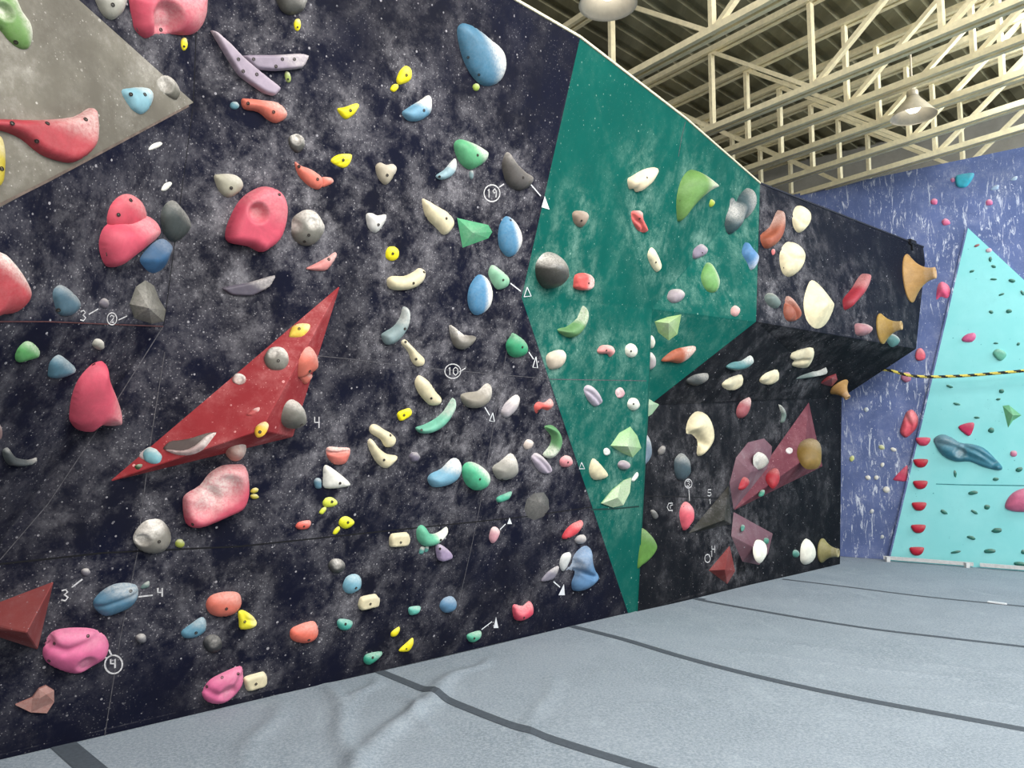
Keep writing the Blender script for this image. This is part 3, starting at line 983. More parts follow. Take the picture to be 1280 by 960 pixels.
hold('M', 'white sail-shaped hold right of a tiny blue clover', WHITE, '404,582 410,581 425,592 438,605 430,610 405,611 403,595', .4, b='425,604', chalk=.3, dust=.7)
hold('M', 'tiny steel blue clover foothold at the foot of the white sail', (84, 124, 142), '392,602 396,597 402,599 402,610 395,611', .5, name='foothold', cat='foothold', dust=.3)
hold('M', 'lemon mushroom-shaped hold below the white sail', (214, 222, 70), '403,628 407,622 415,621 422,626 421,631 413,634 405,633', .5, b='415,627', chalk=.25, dust=.6, lobes=[dict(pts='399,641 402,636 407,633 408,637 403,643', h=.5, name='stem', q=3.2)])
hold('M', 'yellow mushroom-shaped hold lowest of the two mushrooms', (226, 224, 30), '423,655 426,647 434,645 443,651 440,657 431,661', .5, b='435,653', chalk=.15, dust=.6, lobes=[dict(pts='416,667 419,661 424,658 425,662 420,668', h=.5, name='stem', q=3.2)])

# ---- lower wall
hold('M', 'ivory brick hold beside the mint-and-white bowl', BONE, '486,672 489,667 510,665 513,673 510,682 486,684', .45, kind='plate', sharp=True, b='501,678', chalk=.15, dust=.5)
hold('M', 'ivory brick hold under the sky blue button', BONE, '447,757 450,746 470,742 475,748 473,758 450,763', .45, kind='plate', sharp=True, b='463,755', chalk=.15, dust=.5)
hold('M', 'ivory brick hold beside the lowest pink shell', BONE, '304,848 308,845 330,839 334,844 334,853 330,858 308,864', .45, kind='plate', sharp=True, b='320,855', chalk=.15, dust=.5)
hold('M', 'mint and white scooped bowl hold with teal drips', (84, 178, 142), '520,662 525,656 531,658 538,667 549,665 560,658 558,668 546,680 530,683 521,675', .6, b='551,675', chalk=1.0, cdir=(.7, .5), dust=.7,
     lobes=[dict(pts='524,692 526,684 531,684 529,692', h=.5, rgb=(70, 150, 140), name='drip', q=3), dict(pts='531,690 532,683 536,683 535,689', h=.5, rgb=(70, 150, 140), name='drip', q=3)])
hold('M', 'small lilac cube hold under the mint-and-white bowl', (158, 140, 170), '544,684 548,679 560,686 566,694 562,700 548,702', .55, kind='plate', b='550,686', chalk=.25, dust=.5)
hold('M', 'little rosy chip hold on the seam below the dark disc', (210, 150, 160), '611,672 614,660 620,658 625,664 621,674 615,679', .5, chalk=.5, name='foothold', cat='foothold', dust=.7)
hold('M', 'long red pebble hold left of the green spike', (204, 58, 70), '702,672 706,664 714,656 722,652 729,650 728,657 719,668 706,674', .6, b='707,671', chalk=.25, dust=.5)
hold('M', 'small mauve-grey rock hold above the blue sloper', (150, 146, 148), '718,675 723,669 731,668 733,674 728,680 721,680', .6, chalk=.5, name='foothold', cat='foothold', dust=.5)
hold('M', 'big blue saddle sloper near the bottom of the green spike', (86, 126, 166), '704,713 714,705 718,693 729,682 738,682 740,698 744,710 748,717 742,728 730,737 717,739 715,728 719,715', .55, chalk=.18, cdir=(-.3, .6), dust=.3, dish=[(719, 716, 12, .5)], groove=[('716,718 730,716 744,722', 3, .3)])
hold('M', 'white sail chip tucked behind the blue saddle sloper', (206, 208, 206), '699,705 703,693 714,690 714,699 704,714', .4, chalk=.3, dust=.3)
hold('M', 'grey shard hold left of the blue saddle sloper', (120, 116, 130), '676,727 685,715 699,707 697,716 690,725', .3, kind='plate', chalk=.4, dust=.3)
hold('M', 'raspberry red cup hold low between blue sloper and mat', (214, 66, 92), '640,760 644,755 654,757 663,751 667,757 665,768 653,776 643,775', .6, b='655,772', dish=[(655, 757, 9, .5)], chalk=.25, dust=.3)
hold('M', 'small jade bowl hold beside the lowest triangle tag', (64, 164, 132), '583,793 602,788 601,797 591,803 584,801', .6, b='593,798', chalk=.35, dust=.4)
hold('M', 'dusty blue button hold low in the middle of the wall', (86, 130, 164), '549,758 554,748 565,745 571,752 568,762 556,766', .6, chalk=.25, dust=.4)
hold('M', 'small jade foothold left of the dusty blue button', (86, 176, 160), '510,764 512,758 526,757 523,766 513,769', .6, name='foothold', cat='foothold', chalk=.3, dust=.4)
hold('M', 'small teal hold under the sky blue button and ivory brick', (64, 166, 150), '421,777 426,773 441,776 438,785 430,788 423,785', .6, b='432,780', chalk=.3, dust=.5)
hold('M', 'sky blue button hold above an ivory brick', (112, 168, 188), '428,732 433,721 444,717 452,722 451,735 439,742 431,740', .6, b='445,735', chalk=.3, dust=.6)
hold('M', 'dark grey round knob between the mushrooms and the sky blue button', (52, 54, 54), ell(421, 707, 11, 9), .6, dish=[(422, 705, 6, .3)], chalk=.3, dust=.5)
hold('M', 'tiny yellow thorn foothold above the larger yellow fin', YEL, '488,792 491,788 499,783 500,788 495,795 489,796', .5, name='foothold', cat='foothold', chalk=.1, dust=.2)
hold('M', 'yellow shark-fin hold close to the mat', YEL, '498,814 510,802 517,797 517,806 510,815', .45, chalk=.1, dust=.2, b='508,811', bsize=.7)
hold('M', 'teal wedge hold lowest on the wall beside the yellow fin', (40, 150, 124), '454,824 459,817 478,814 473,823 462,831 456,830', .6, b='466,822', chalk=.3, dust=.3)
hold('M', 'salmon oval hold above the yellow clam', SALMON, '257,755 263,744 278,739 296,739 302,746 301,757 292,767 276,771 262,767', .55, b='283,761', chalk=.25, dust=.5)
hold('M', 'yellow clam-shaped hold folded under the salmon oval', (232, 220, 40), '297,765 303,762 315,769 321,778 316,785 300,787 298,776', .5, b='306,777', chalk=.35, cdir=(1, .4), dust=.4, groove=[('302,764 308,775 319,778', 2.5, .35)])
hold('M', 'steel blue wedge hold left of the yellow clam', (82, 132, 154), '226,790 238,780 252,771 258,776 257,788 245,797 230,798', .5, b='245,791', chalk=.3, dust=.4)
hold('M', 'dark charcoal disc hold under the steel blue wedge', (40, 42, 46), ell(266, 804, 12, 11.5), .5, dish=[(268, 803, 7, .3)], chalk=.15, dust=.2)
hold('M', 'salmon cube-like hold alone low on the wall', (224, 108, 88), '362,793 366,784 388,776 396,779 398,790 392,800 380,804 366,801', .6, b='386,800', chalk=.25, dust=.4)
hold('M', 'blue ribbed oval hold between the numbers 3 and 4', (62, 106, 132), '116,752 125,740 142,730 160,728 172,732 173,745 165,757 150,765 132,770 120,763', .5, b='163,738', chalk=.35, dust=.4, groove=[('118,752 142,741 170,734', 2.6, .22), ('122,761 148,752 171,744', 2.6, .22)])
hold('M', 'tiny grey-green chip at the tip of the blue ribbed oval', (92, 116, 112), '175,735 180,729 187,726 187,733 180,736', .5, name='foothold', cat='foothold', dust=.2)
hold('M', 'big hot pink clam hold beside the brick red pyramid', HOTPINK, '53,815 57,799 66,789 80,785 100,784 118,786 130,793 136,806 131,822 116,832 98,842 80,840 62,832 55,824', .55, b='66,801 109,793 61,826', chalk=.12, dust=.3, dish=[(60, 806, 12, .5), (108, 831, 14, .25)], groove=[('54,808 85,814 110,806 132,796', 5, .3)])
hold('M', 'hot pink shell hold lowest on the wall beside an ivory brick', HOTPINK, '252,866 262,850 280,840 300,832 304,840 303,855 291,871 276,880 259,878', .5, b='295,839 277,846 259,859', chalk=.12, dust=.3, dish=[(285, 866, 12, .25)], groove=[('256,864 275,870 292,863 301,848', 4, .3)])
hold('M', 'brown angular rock hold at the bottom left near the mat', (146, 92, 84), '19,880 40,871 48,860 57,856 67,862 67,876 58,890 38,889', kind='facet', apex=[(50, 873, .5), (58, 868, .55)], chalk=.15, dust=.3)
hold('M', 'small grey cylinder hold right of the big hot pink clam', (92, 92, 98), ell(176, 798, 7, 6.5), .9, name='foothold', cat='foothold', chalk=.4, dust=.3)
hold('M', 'tiny pale grey nub above the number 3 line', (98, 94, 104), ell(107, 715, 6, 5), .6, name='foothold', cat='foothold', chalk=.4, dust=.4)

# ================================================================= green panel
hold('gT', 'cream leaf-shaped hold high on the green panel', (232, 214, 180), '784,224 790,220 805,212 820,209 823,213 815,228 803,238 795,240 792,236 786,236', .5, b='809,222', chalk=.2, dust=.8)
hold('gA', 'small taupe heart hold on the left of the green panel', (146, 126, 110), '715,267 722,263 735,265 736,273 728,284 718,279', .6, b='727,276', chalk=.3, dust=.9)
hold('gT', 'red and white cracked hold in the middle of the green panel', (214, 92, 88), '788,265 796,263 802,264 803,272 810,285 808,291 799,289 790,277', .5, b='795,273', chalk=.6, dust=1, groove=[('793,266 797,275 803,281 806,289', 2.4, .5)])
hold('gT', 'slim cream almond hold standing upright on the green panel', (238, 226, 190), '809,318 815,309 823,320 827,332 822,340 813,330', .45, b='820,328', chalk=.2, dust=1)
hold('gE', 'big lime green hooded sloper with a chalk-white brow', LIME, '845,265 846,243 855,222 868,212 881,215 898,228 897,235 882,243 866,257 849,277', .62, b='850,251', chalk=.55, cdir=(.9, .3), tilt=(.25, .2), dust=.8)
hold('gE', 'tiny yellow-green sprig foothold under the lime hooded sloper', (160, 180, 50), '886,255 889,249 894,252 891,258 887,259', .5, name='foothold', cat='foothold', dust=.1)
hold('gF', 'slate blue two-winged hold at the right edge of the green panel', (40, 68, 76), '902,250 910,246 918,252 921,244 929,237 937,235 945,246 946,262 938,273 930,276 925,286 912,293 905,277', .55, chalk=.4, cdir=(.9, 0), dust=.8, dish=[(922, 262, 10, .4)])
hold('gF', 'small blue whale-tail hold on the valley beside the brown fin', (74, 128, 178), '927,316 932,303 938,309 949,320 948,331 941,338 935,328', .6, chalk=.5, cdir=(.8, -.5), dust=.6)
hold('gF', 'mauve-grey brick hold below the lime hooded sloper', (128, 116, 134), '861,311 875,305 885,312 882,320 865,324', .5, kind='plate', b='878,316', chalk=.4, dust=1)
hold('gF', 'pale green oval hold on the right of the green panel', (106, 160, 86), '876,345 880,334 886,328 894,338 900,353 897,366 886,366 878,356', .55, chalk=.6, cdir=(.8, .3), dust=1)
hold('gA', 'polished black ball hold with a chalky cap on the green panel', (48, 48, 44), ell(690, 338, 21.5, 23, 0, 16, .02), .85, chalk=.45, cdir=(0, 1), dust=.9, gloss=.35, dish=[(688, 322, 8, .2)], q=10)
hold('gA', 'red and pink block hold beside the polished black ball', (218, 84, 80), '716,355 719,343 735,341 743,347 741,360 730,363 717,360', .5, kind='plate', b='736,354', chalk=.6, cdir=(1, .2), dust=.9)
hold('gF', 'pale lilac pebble hold on the lower right of the green panel', (158, 146, 152), ell(845, 370, 12, 9, -10), .6, chalk=.5, dust=1)
hold('gF', 'tiny pink and white knob above the overhang lip', (206, 160, 156), ell(919, 389, 6, 7), .6, chalk=.5, name='foothold', cat='foothold', dust=.7)
hold('gL', 'olive green crescent hold on the middle of the green spike', (92, 140, 84), '696,412 710,408 724,398 733,382 736,395 731,410 719,422 705,420', .6, chalk=.45, dust=1, groove=[('700,412 715,409 728,399 734,386', 2.6, .4)])
hold('gL', 'chalky bone saucer hold near the left edge of the green spike', (198, 184, 164), '682,448 688,440 705,437 708,448 701,460 687,462', .55, chalk=.5, dust=1)
hold('gL', 'pink lip hold in the middle of the green spike', (220, 140, 136), '746,438 752,431 765,431 769,438 764,446 760,442 750,442', .55, b='758,438', chalk=.5, dust=.8)
hold('gL', 'white button hold beside the pink lip on the green spike', (226, 224, 208), ell(789, 438, 8, 9), .5, b='789,439', chalk=.3, dust=.7)
hold('gL', 'lilac and white pod hold below the green panel seam', (176, 166, 180), '729,487 734,481 741,483 749,491 753,502 745,508 735,500', .5, chalk=.5, dust=.6, groove=[('732,485 742,494 751,504', 2.5, .4)])
hold('gL', 'tiny pink ring hold right of the lilac pod', (190, 140, 150), ell(775, 491, 6, 7), .5, dish=[(775, 491, 4, .6)], chalk=.4, name='foothold', cat='foothold', dust=.5)
hold('gL', 'tiny white bolt-on button below the pink ring', (214, 216, 204), ell(792, 505, 8, 8), .5, b='792,505', chalk=.3, name='foothold', cat='foothold', dust=.5)
hold('gL', 'angular lime hold on the right edge, upper of two on the spike', (128, 178, 112), '763,557 774,541 788,533 797,545 802,560 791,572 777,566', kind='facet', apex=[(785, 558, .55)], chalk=.5, dust=.8)
hold('gL', 'little white ring foothold left of the upper angular lime hold', (200, 204, 200), ell(758.5, 564.5, 4.5, 5), .5, dish=[(759, 564, 3, .6)], name='foothold', cat='foothold', dust=.2)
hold('gL', 'ivory petal hold on the lower green spike', BONE, '736,590 738,578 743,573 755,585 760,593 755,599 742,600', .5, chalk=.2, dust=.5)
hold('gL', 'small mauve pebble between the two angular lime holds', (156, 142, 150), ell(780, 581, 8.5, 6), .6, chalk=.5, name='foothold', cat='foothold', dust=.5)
hold('gL', 'angular lime hold on the right edge, lower of two on the spike', (132, 182, 112), '751,629 765,612 780,600 788,597 786,615 778,631 765,634', kind='facet', apex=[(772, 622, .5), (782, 604, .35)], chalk=.5, dust=.7)
hold('gL', 'tiny white sliver by the lower angular lime hold', (220, 224, 214), '789,600 793,594 798,590 798,596 792,602', .5, name='foothold', cat='foothold', dust=.1)
hold('S1', 'pale lime gem hold set on the overhang lip', (132, 172, 96), '818,402 835,396 852,393 847,418 836,426 823,416', kind='facet', apex=[(836, 404, .5)], chalk=.4, dust=.5)

# ================================================================= upper navy panel (right)
hold('B', 'ivory shell hold topmost on the upper navy panel', BONE, '990,272 993,261 1000,257 1011,264 1014,277 1008,287 999,291 992,284', .5, chalk=.12, dust=.4, dish=[(1004, 268, 8, .25)], groove=[('996,262 999,270 1003,278 1010,280', 3, .3)])
hold('B', 'ivory shell hold second from the top beside the brown fin', BONE, '974,325 977,310 987,302 1000,308 1007,322 1003,337 990,346 979,342', .5, chalk=.12, b='979,335', dust=.5, dish=[(994, 313, 10, .25)], groove=[('984,306 989,318 996,324 1004,324', 3.5, .3)])
hold('B', 'largest ivory shell hold on the upper navy panel', BONE, '1004,380 1008,361 1015,350 1028,359 1043,380 1040,395 1031,408 1019,411 1008,400', .5, kind='cone', chalk=.12, dust=.5, groove=[('1012,358 1012,385 1022,405', 3, .2)])
hold('B', 'brown fin hold with a chalk line along its crest', RUST, '950,295 964,284 976,263 982,275 980,295 970,308 956,311', .5, chalk=.35, cdir=(-.3, .8), dust=.6, groove=[('954,298 968,288 977,270', 2.6, .35)])
hold('B', 'tiny pink chip under the brown fin', (206, 110, 110), ell(966.5, 315, 2.5, 4), .5, name='foothold', cat='foothold', dust=.1)
hold('B', 'grey-green pipe hold beside the rust wedge', (100, 116, 112), '955,372 960,366 967,367 976,377 974,386 962,382', .7, chalk=.45, dust=.7)
hold('B', 'rust coloured split wedge left of the largest ivory shell', (148, 78, 58), '979,391 981,376 985,370 995,379 1002,391 1000,400 985,402', .5, chalk=.3, dust=.6, groove=[('983,371 993,384 999,396', 2.4, .5)])
hold('B', 'crimson bar hold slanting across the upper navy panel', (150, 30, 48), '1053,378 1056,371 1067,361 1079,346 1087,342 1089,352 1081,368 1068,380 1057,388', .55, chalk=.2, dust=.7)
hold('B', 'dusty rose barrel hold beside the small olive trumpet', (160, 110, 116), '1068,411 1070,404 1085,405 1091,411 1088,419 1072,420', .6, chalk=.4, dust=.6)
horn('B', 'large olive yellow trumpet hold jutting from the upper navy panel', (168, 124, 56), 1136, 348, .36, .35, .085, .55)
horn('B', 'small olive trumpet hold below the large trumpet', (158, 124, 40), 1101, 411, .21, .26, .06, .6)
hold('B', 'teal and white broken edge hold under the small trumpet', (62, 110, 108), '1107,424 1113,417 1123,421 1125,430 1116,434', .5, chalk=.6, dust=.4)

# ================================================================= underside
hold('S2', 'ivory scoop hold largest of three under the overhang', BONE, '980,452 988,442 1003,435 1018,434 1016,448 1005,460 990,459', .4, chalk=.1, dust=.2, dish=[(1000, 448, 13, .45)], groove=[('983,450 995,455 1010,450', 2.5, .3)])
hold('S3', 'ivory scoop hold nearest the bone comma, under the overhang', BONE, '902,480 912,472 929,468 928,480 916,488 905,486', .4, chalk=.1, dust=.2, dish=[(917, 479, 10, .45)])
hold('S3', 'ivory scoop hold in the middle of three under the overhang', BONE, '949,475 958,466 974,462 974,473 963,481 952,480', .4, chalk=.1, dust=.2, dish=[(962, 472, 8, .4)])
hold('S1', 'rust orange leaf hold with pale tip under the green lip', (158, 76, 44), '826,451 840,438 855,433 870,432 862,445 850,454 838,453', .45, chalk=.5, cdir=(.9, .3), dust=.2)
hold('S3', 'teal banana hold bleached in the middle under the overhang', (60, 118, 122), '907,459 916,453 928,451 940,444 942,450 931,460 916,463', .5, chalk=.6, cdir=(0, .5), dust=.3)
hold('S3', 'dark grey flat hold hidden under the overhang', (58, 62, 62), '857,475 868,468 886,466 883,475 870,482 859,480', .4, chalk=.3, dust=.2)
hold('S2', 'tiny white ring on the dark underside', (196, 196, 190), ell(937, 425, 4, 3), .4, name='foothold', cat='foothold', dust=0)
hold('S2', 'thin grey crescent rail upper of two by the ivory scoops', (100, 112, 108), '984,470 1000,467 1022,465 1034,459 1030,466 1010,471 990,474', .5, chalk=.4, dust=.3)
hold('S2', 'thin grey crescent rail lower of two by the ivory scoops', (92, 102, 100), '982,484 996,483 1003,476 1004,481 996,488 984,488', .5, chalk=.4, dust=.3)
hold('S2', 'dark red wedge hold at the tip of the overhang', (140, 28, 44), '1022,481 1034,471 1045,467 1047,475 1040,483', kind='facet', apex=[(1040, 473, .5)], chalk=.15, dust=.1)
horn('S2', 'golden horn hold at the tip of the overhang', (166, 120, 50), 1048, 483, .15, .20, .045, .9)

# ================================================================= recessed wall
hold('R', 'ivory comma-shaped hold on the recessed wall', BONE, '857,541 860,525 871,514 883,516 891,530 893,548 887,561 877,570 873,566 874,552 866,543', .5, chalk=.1, dust=.25, groove=[('860,537 876,543 884,556', 3.5, .3)])
hold('R', 'dim blue-grey oval hold on the recessed wall', (52, 72, 82), ell(853, 584, 11, 17), .5, chalk=.3, dust=.4)
hold('R', 'rose and crimson flat hold under the overhang shadow', (148, 70, 78), '920,512 929,499 938,495 939,508 932,522 922,523', .5, chalk=.4, dust=.4)
hold('R', 'thin sea-green squiggle hold above the maroon volume', (84, 104, 98), '973,505 980,511 983,520 979,529 976,528 978,520 975,512', .5, chalk=.4, dust=.3)
hold('R', 'pink egg hold left of the charcoal volume', (218, 92, 108), '849,645 852,632 860,627 868,635 868,650 861,659 855,663', .6, b='855,633', chalk=.25, dust=.4)
hold('R', 'small grey rock nub beside the ivory comma', (112, 108, 106), '822,563 828,557 832,559 830,567 824,569', .5, name='foothold', cat='foothold', dust=.3)
hold('R', 'small dim grey chip under the recess seam', (92, 92, 92), '813,638 818,637 823,645 818,649', .5, name='foothold', cat='foothold', dust=.3)
hold('R', 'lime green half-disc hold hanging off the foot of the green spike', (84, 128, 52), '790,655 800,655 808,660 818,672 821,685 812,700 797,712 790,712', .35, kind='plate', chalk=.12, dust=0)
hold('R', 'chalky sea-green wedge behind the right edge of the green spike', (128, 168, 128), '800,487 806,488 815,495 825,505 815,518 800,527', kind='facet', apex=[(812, 506, .4)], chalk=.4, dust=0)
hold('R', 'dusty blue bulge behind the right edge of the green spike', (104, 120, 136), '797,543 806,540 813,550 815,566 810,578 797,585', .4, chalk=.4, dust=0)
hold('S1', 'pale grey bulge hold behind the green corner', (170, 160, 160), '808,446 814,440 820,446 820,456 813,462 807,460', .5, chalk=.5, dust=0)
hold('S1', 'small white knob hold tucked against the green corner', (206, 206, 190), ell(813, 427, 6, 8), .5, chalk=.4, dust=0)
volume('R', 'charcoal triangular volume pointing down left on the recessed wall', VDARK, [(860, 667), (911, 607), (914, 655)], [(905, 650, .14)], dict(ca=(0, 1, 3)))
volume('R', 'dusty plum kite-shaped volume beside the charcoal one', VMAR2, [(912, 604), (920, 572), (935, 553), (955, 548), (965, 558), (963, 585), (917, 637)], [(938, 590, .16)], dict(pa=(3, 4, 7), pb=(4, 5, 7), pc=(0, 1, 7)))
volume('R', 'large maroon triangular volume with a gold dome on it', VMAR, [(1011, 503), (1028, 583), (917, 638), (962, 572)], [(1004, 575, .22)], dict(ma=(0, 3, 4), mb=(0, 1, 4), mc=(1, 2, 4)))
volume('R', 'plum grey hexagonal volume carrying a white oval hold', VMAR2, [(917, 640), (966, 667), (960, 692), (949, 706), (928, 702), (914, 670)], [(942, 684, .14)], dict(ha=(0, 1, 6), hb=(3, 4, 6)))
volume('R', 'small dusty rose diamond volume near the mat', VBRICK, [(886, 713), (912, 682), (919, 714), (909, 730)], [(906, 712, .12)], dict(da=(0, 1, 4)))
hold('vma', 'mustard gold dome hold on the large maroon volume', (122, 96, 40), '996,566 1001,552 1014,548 1025,557 1027,573 1024,585 1010,587 1001,580', .5, chalk=.15, dust=0)
hold('vma', 'dark red half-dome near the lower edge of the large maroon volume', (156, 26, 40), '957,600 960,590 969,585 975,592 974,604 966,611', .5, chalk=.15, dust=0)
hold('vma', 'small white washer hold on the large maroon volume', (196, 186, 186), ell(986.5, 563.5, 4.5, 4), .4, dish=[(986, 563, 3, .6)], name='foothold', cat='foothold', dust=0)
hold('vma', 'little teal chip at the foot of the large maroon volume', (56, 132, 110), '948,618 952,612 956,613 955,619 950,621', .5, name='foothold', cat='foothold', dust=0)
hold('vpb', 'white and grey ring hold on the dusty plum volume', (150, 148, 140), ell(951, 576, 9.5, 11), .5, dish=[(951, 576, 7, .7)], chalk=.5, dust=0)
hold('vpb', 'crimson wedge hold at the bottom of the dusty plum volume', (160, 28, 44), '923,611 930,597 936,596 937,605 929,613', .5, chalk=.15, dust=0)
hold('vha', 'white oval saucer hold on the plum grey hexagon', (230, 228, 214), ell(950, 689, 8.5, 15, -8), .4, dish=[(952, 684, 6, .35)], chalk=.2, dust=0)
hold('vha', 'left teal chip on the plum grey hexagon', (66, 132, 118), ell(928.5, 660, 2.5, 4.5), .5, name='foothold', cat='foothold', dust=0)
hold('vha', 'right teal chip on the plum grey hexagon above the white saucer', (62, 132, 114), ell(958, 676, 3, 4.5, -30), .5, name='foothold', cat='foothold', dust=0)
hold('R', 'white round puff hold low on the right near the mat', (232, 230, 216), '1000,693 1002,680 1010,673 1018,680 1020,692 1016,702 1008,706 1001,702', .5, chalk=.2, dust=.2)
hold('R', 'small teal chip stuck to the white round puff', (70, 130, 118), ell(995, 692, 4.5, 5), .5, name='foothold', cat='foothold', dust=0)
horn('R', 'olive trumpet hold beside the white round puff', (130, 122, 66), 1027, 688, .17, .22, .06, .8)

# ================================================================= far blue wall
F_ = dict(dust=.3)
hold('W', 'pink faceted hold right of the large trumpet on the far blue wall', (222, 88, 130), '1170,366 1172,356 1178,352 1187,358 1188,367 1184,373 1176,371 1170,375', .5, kind='cone', chalk=.15, **F_)
hold('W', 'small pink hold highest but one on the far blue wall', (214, 104, 148), '1163,252 1167,248 1172,250 1171,256 1165,256', .5, name='foothold', cat='foothold', **F_)
hold('W', 'small pink hold below the highest pair on the far blue wall', (216, 108, 150), '1177,277 1181,273 1186,275 1188,280 1180,282', .5, name='foothold', cat='foothold', **F_)
hold('W', 'small dusky pink hold right of the cyan patch', (200, 104, 150), '1232,252 1236,249 1241,251 1241,256 1233,257', .5, name='foothold', cat='foothold', **F_)
hold('W', 'cyan slab hold right under the roof line', (56, 172, 196), '1194,222 1200,218 1218,216 1217,224 1208,235 1196,234', .4, kind='plate', chalk=.1, **F_)
hold('W', 'pale blue sail chip under the roof line', (160, 186, 216), '1238,238 1243,232 1249,231 1247,237', .4, name='foothold', cat='foothold', **F_)
hold('W', 'pale blue dart chip right of the cyan slab near the roof', (166, 190, 216), '1263,226 1267,221 1272,220 1270,226', .4, name='foothold', cat='foothold', **F_)
hold('W', 'coral cube hold above the striped rope', (216, 92, 112), '1144,446 1146,437 1152,435 1157,442 1156,449 1148,451', .5, kind='plate', chalk=.2, **F_)
hold('W', 'dusty pink cube hold behind the striped rope', (176, 108, 136), '1126,472 1130,465 1138,466 1139,475 1132,478', .5, kind='plate', chalk=.3, **F_)
hold('W', 'large coral bean hold left of the turquoise wall', (222, 88, 104), '1125,540 1128,528 1133,515 1141,512 1148,521 1147,533 1140,542 1132,547', .55, chalk=.2, **F_, groove=[('1132,520 1138,532 1136,544', 2.5, .3)])
hold('W', 'pink right-angled triangle plate beside the turquoise wall edge', (216, 76, 108), '1116,600 1135,581 1134,602', .2, kind='plate', sharp=True, chalk=.1, **F_)
hold('W', 'small rosy stone by the turquoise edge near the roof', (206, 130, 176), '1188,224 1192,222 1194,226 1190,228', .5, name='foothold', cat='foothold', **F_)
for x, y, rx, ry, col, lb in ((1102, 559, 4, 3, (196, 200, 150), 'yellow-white chip high among the small chips on the far blue wall'), (1117, 562, 4, 2.5, WHITE, 'white brick chip left of the turquoise edge'), (1065, 573, 3, 4, (204, 210, 130), 'lemon chip left of the pale chip cluster'),
                              (1103, 581, 2.5, 3, WHITE, 'tiny white chip under the white brick chip'), (1085, 597, 3.5, 3, WHITE, 'white chip left of a white twin beside the pink triangle'), (1095.5, 597, 3, 3, WHITE, 'white chip right of its white twin near the pink triangle'),
                              (1108, 612, 4.5, 4, WHITE, 'white double chip below the pink triangle'), (1090, 639, 2.5, 3, (200, 204, 206), 'pale chip above the lowest chip of the far blue wall'), (1040, 649, 3, 6, WHITE, 'white drop chip above the olive trumpet'),
                              (1103, 671, 2.5, 2.5, (200, 206, 206), 'lowest pale chip on the far blue wall'), (1039, 640, 2.5, 3, (190, 200, 90), 'yellow-green chip above the white drop chip'), (1083, 512, 3, 3, (190, 200, 206), 'pale chip left of the large coral bean')):
    hold('W', lb, col, ell(x, y, rx, ry, 20), .5, name='foothold', cat='foothold', dust=.15)

# ================================================================= turquoise wall
for i, (x, y) in enumerate(((1154, 552), (1151, 579), (1150.5, 606), (1149, 633), (1148, 661), (1146, 689))):
    lb = ['highest red half-moon of the vertical column, paler pink', 'second highest red half-moon of the turquoise wall column', 'third red half-moon down the turquoise wall column', 'fourth red half-moon down, chalk-marked, in the turquoise wall column', 'fifth red half-moon down the turquoise wall column', 'lowest red half-moon of the column, just above the white rail'][i]
    w = 9.3
    hold('Q', lb, (204, 66, 96) if i == 0 else (186, 24, 52), [(x - w, y - 4), (x - w * .5, y - 5.5), (x + w * .5, y - 5.5), (x + w, y - 4), (x + w * .8, y + 2), (x + w * .35, y + 5.5), (x - w * .35, y + 5.5), (x - w * .8, y + 2)], .6, chalk=.1, dust=.1, group='column of red half-moon holds')
hold('Q', 'large slate blue propeller-shaped hold on the turquoise wall', (52, 116, 136), '1167,552 1171,545 1180,543 1190,547 1200,553 1215,555 1230,560 1243,572 1253,584 1248,588 1230,584 1212,577 1195,577 1178,569', .4, chalk=.15, cdir=(0, 1), dust=.1, gloss=.35, dish=[(1200, 566, 9, .35)], groove=[('1172,553 1195,560 1212,570 1240,581', 3.5, .4), ('1205,558 1222,565 1244,579', 2.5, .35)])
hold('Q', 'crimson triangle plate above the slate propeller', (190, 42, 86), '1198,535 1203,530 1218,528 1217,538 1211,545', .35, kind='plate', chalk=.1, dust=.1)
hold('Q', 'rosy pink pebble hold high on the turquoise wall', (204, 92, 140), '1202,424 1208,418 1218,416 1220,422 1215,428 1205,428', .5, chalk=.1, dust=.1)
hold('Q', 'green pyramid hold on the turquoise wall', (84, 164, 116), '1253,507 1261,506 1277,519 1266,526 1260,535', kind='facet', apex=[(1266, 519, .5)], chalk=.15, dust=.1)
hold('Q', 'pale green cube hold above the striped rope', (96, 172, 150), '1241,442 1247,436 1257,440 1258,446 1250,451', .5, kind='plate', chalk=.15, dust=.1)
hold('Q', 'small rose pebble right of the slate propeller', (196, 120, 150), ell(1267, 567, 4.5, 4), .5, name='foothold', cat='foothold', dust=.1)
hold('Q', 'big dusty pink dome hold cut by the right picture edge', (206, 106, 140), '1256,634 1258,625 1266,615 1280,609 1300,608 1310,625 1300,638 1275,640 1262,638', .5, chalk=.1, dust=.1)
GT = (40, 112, 98)
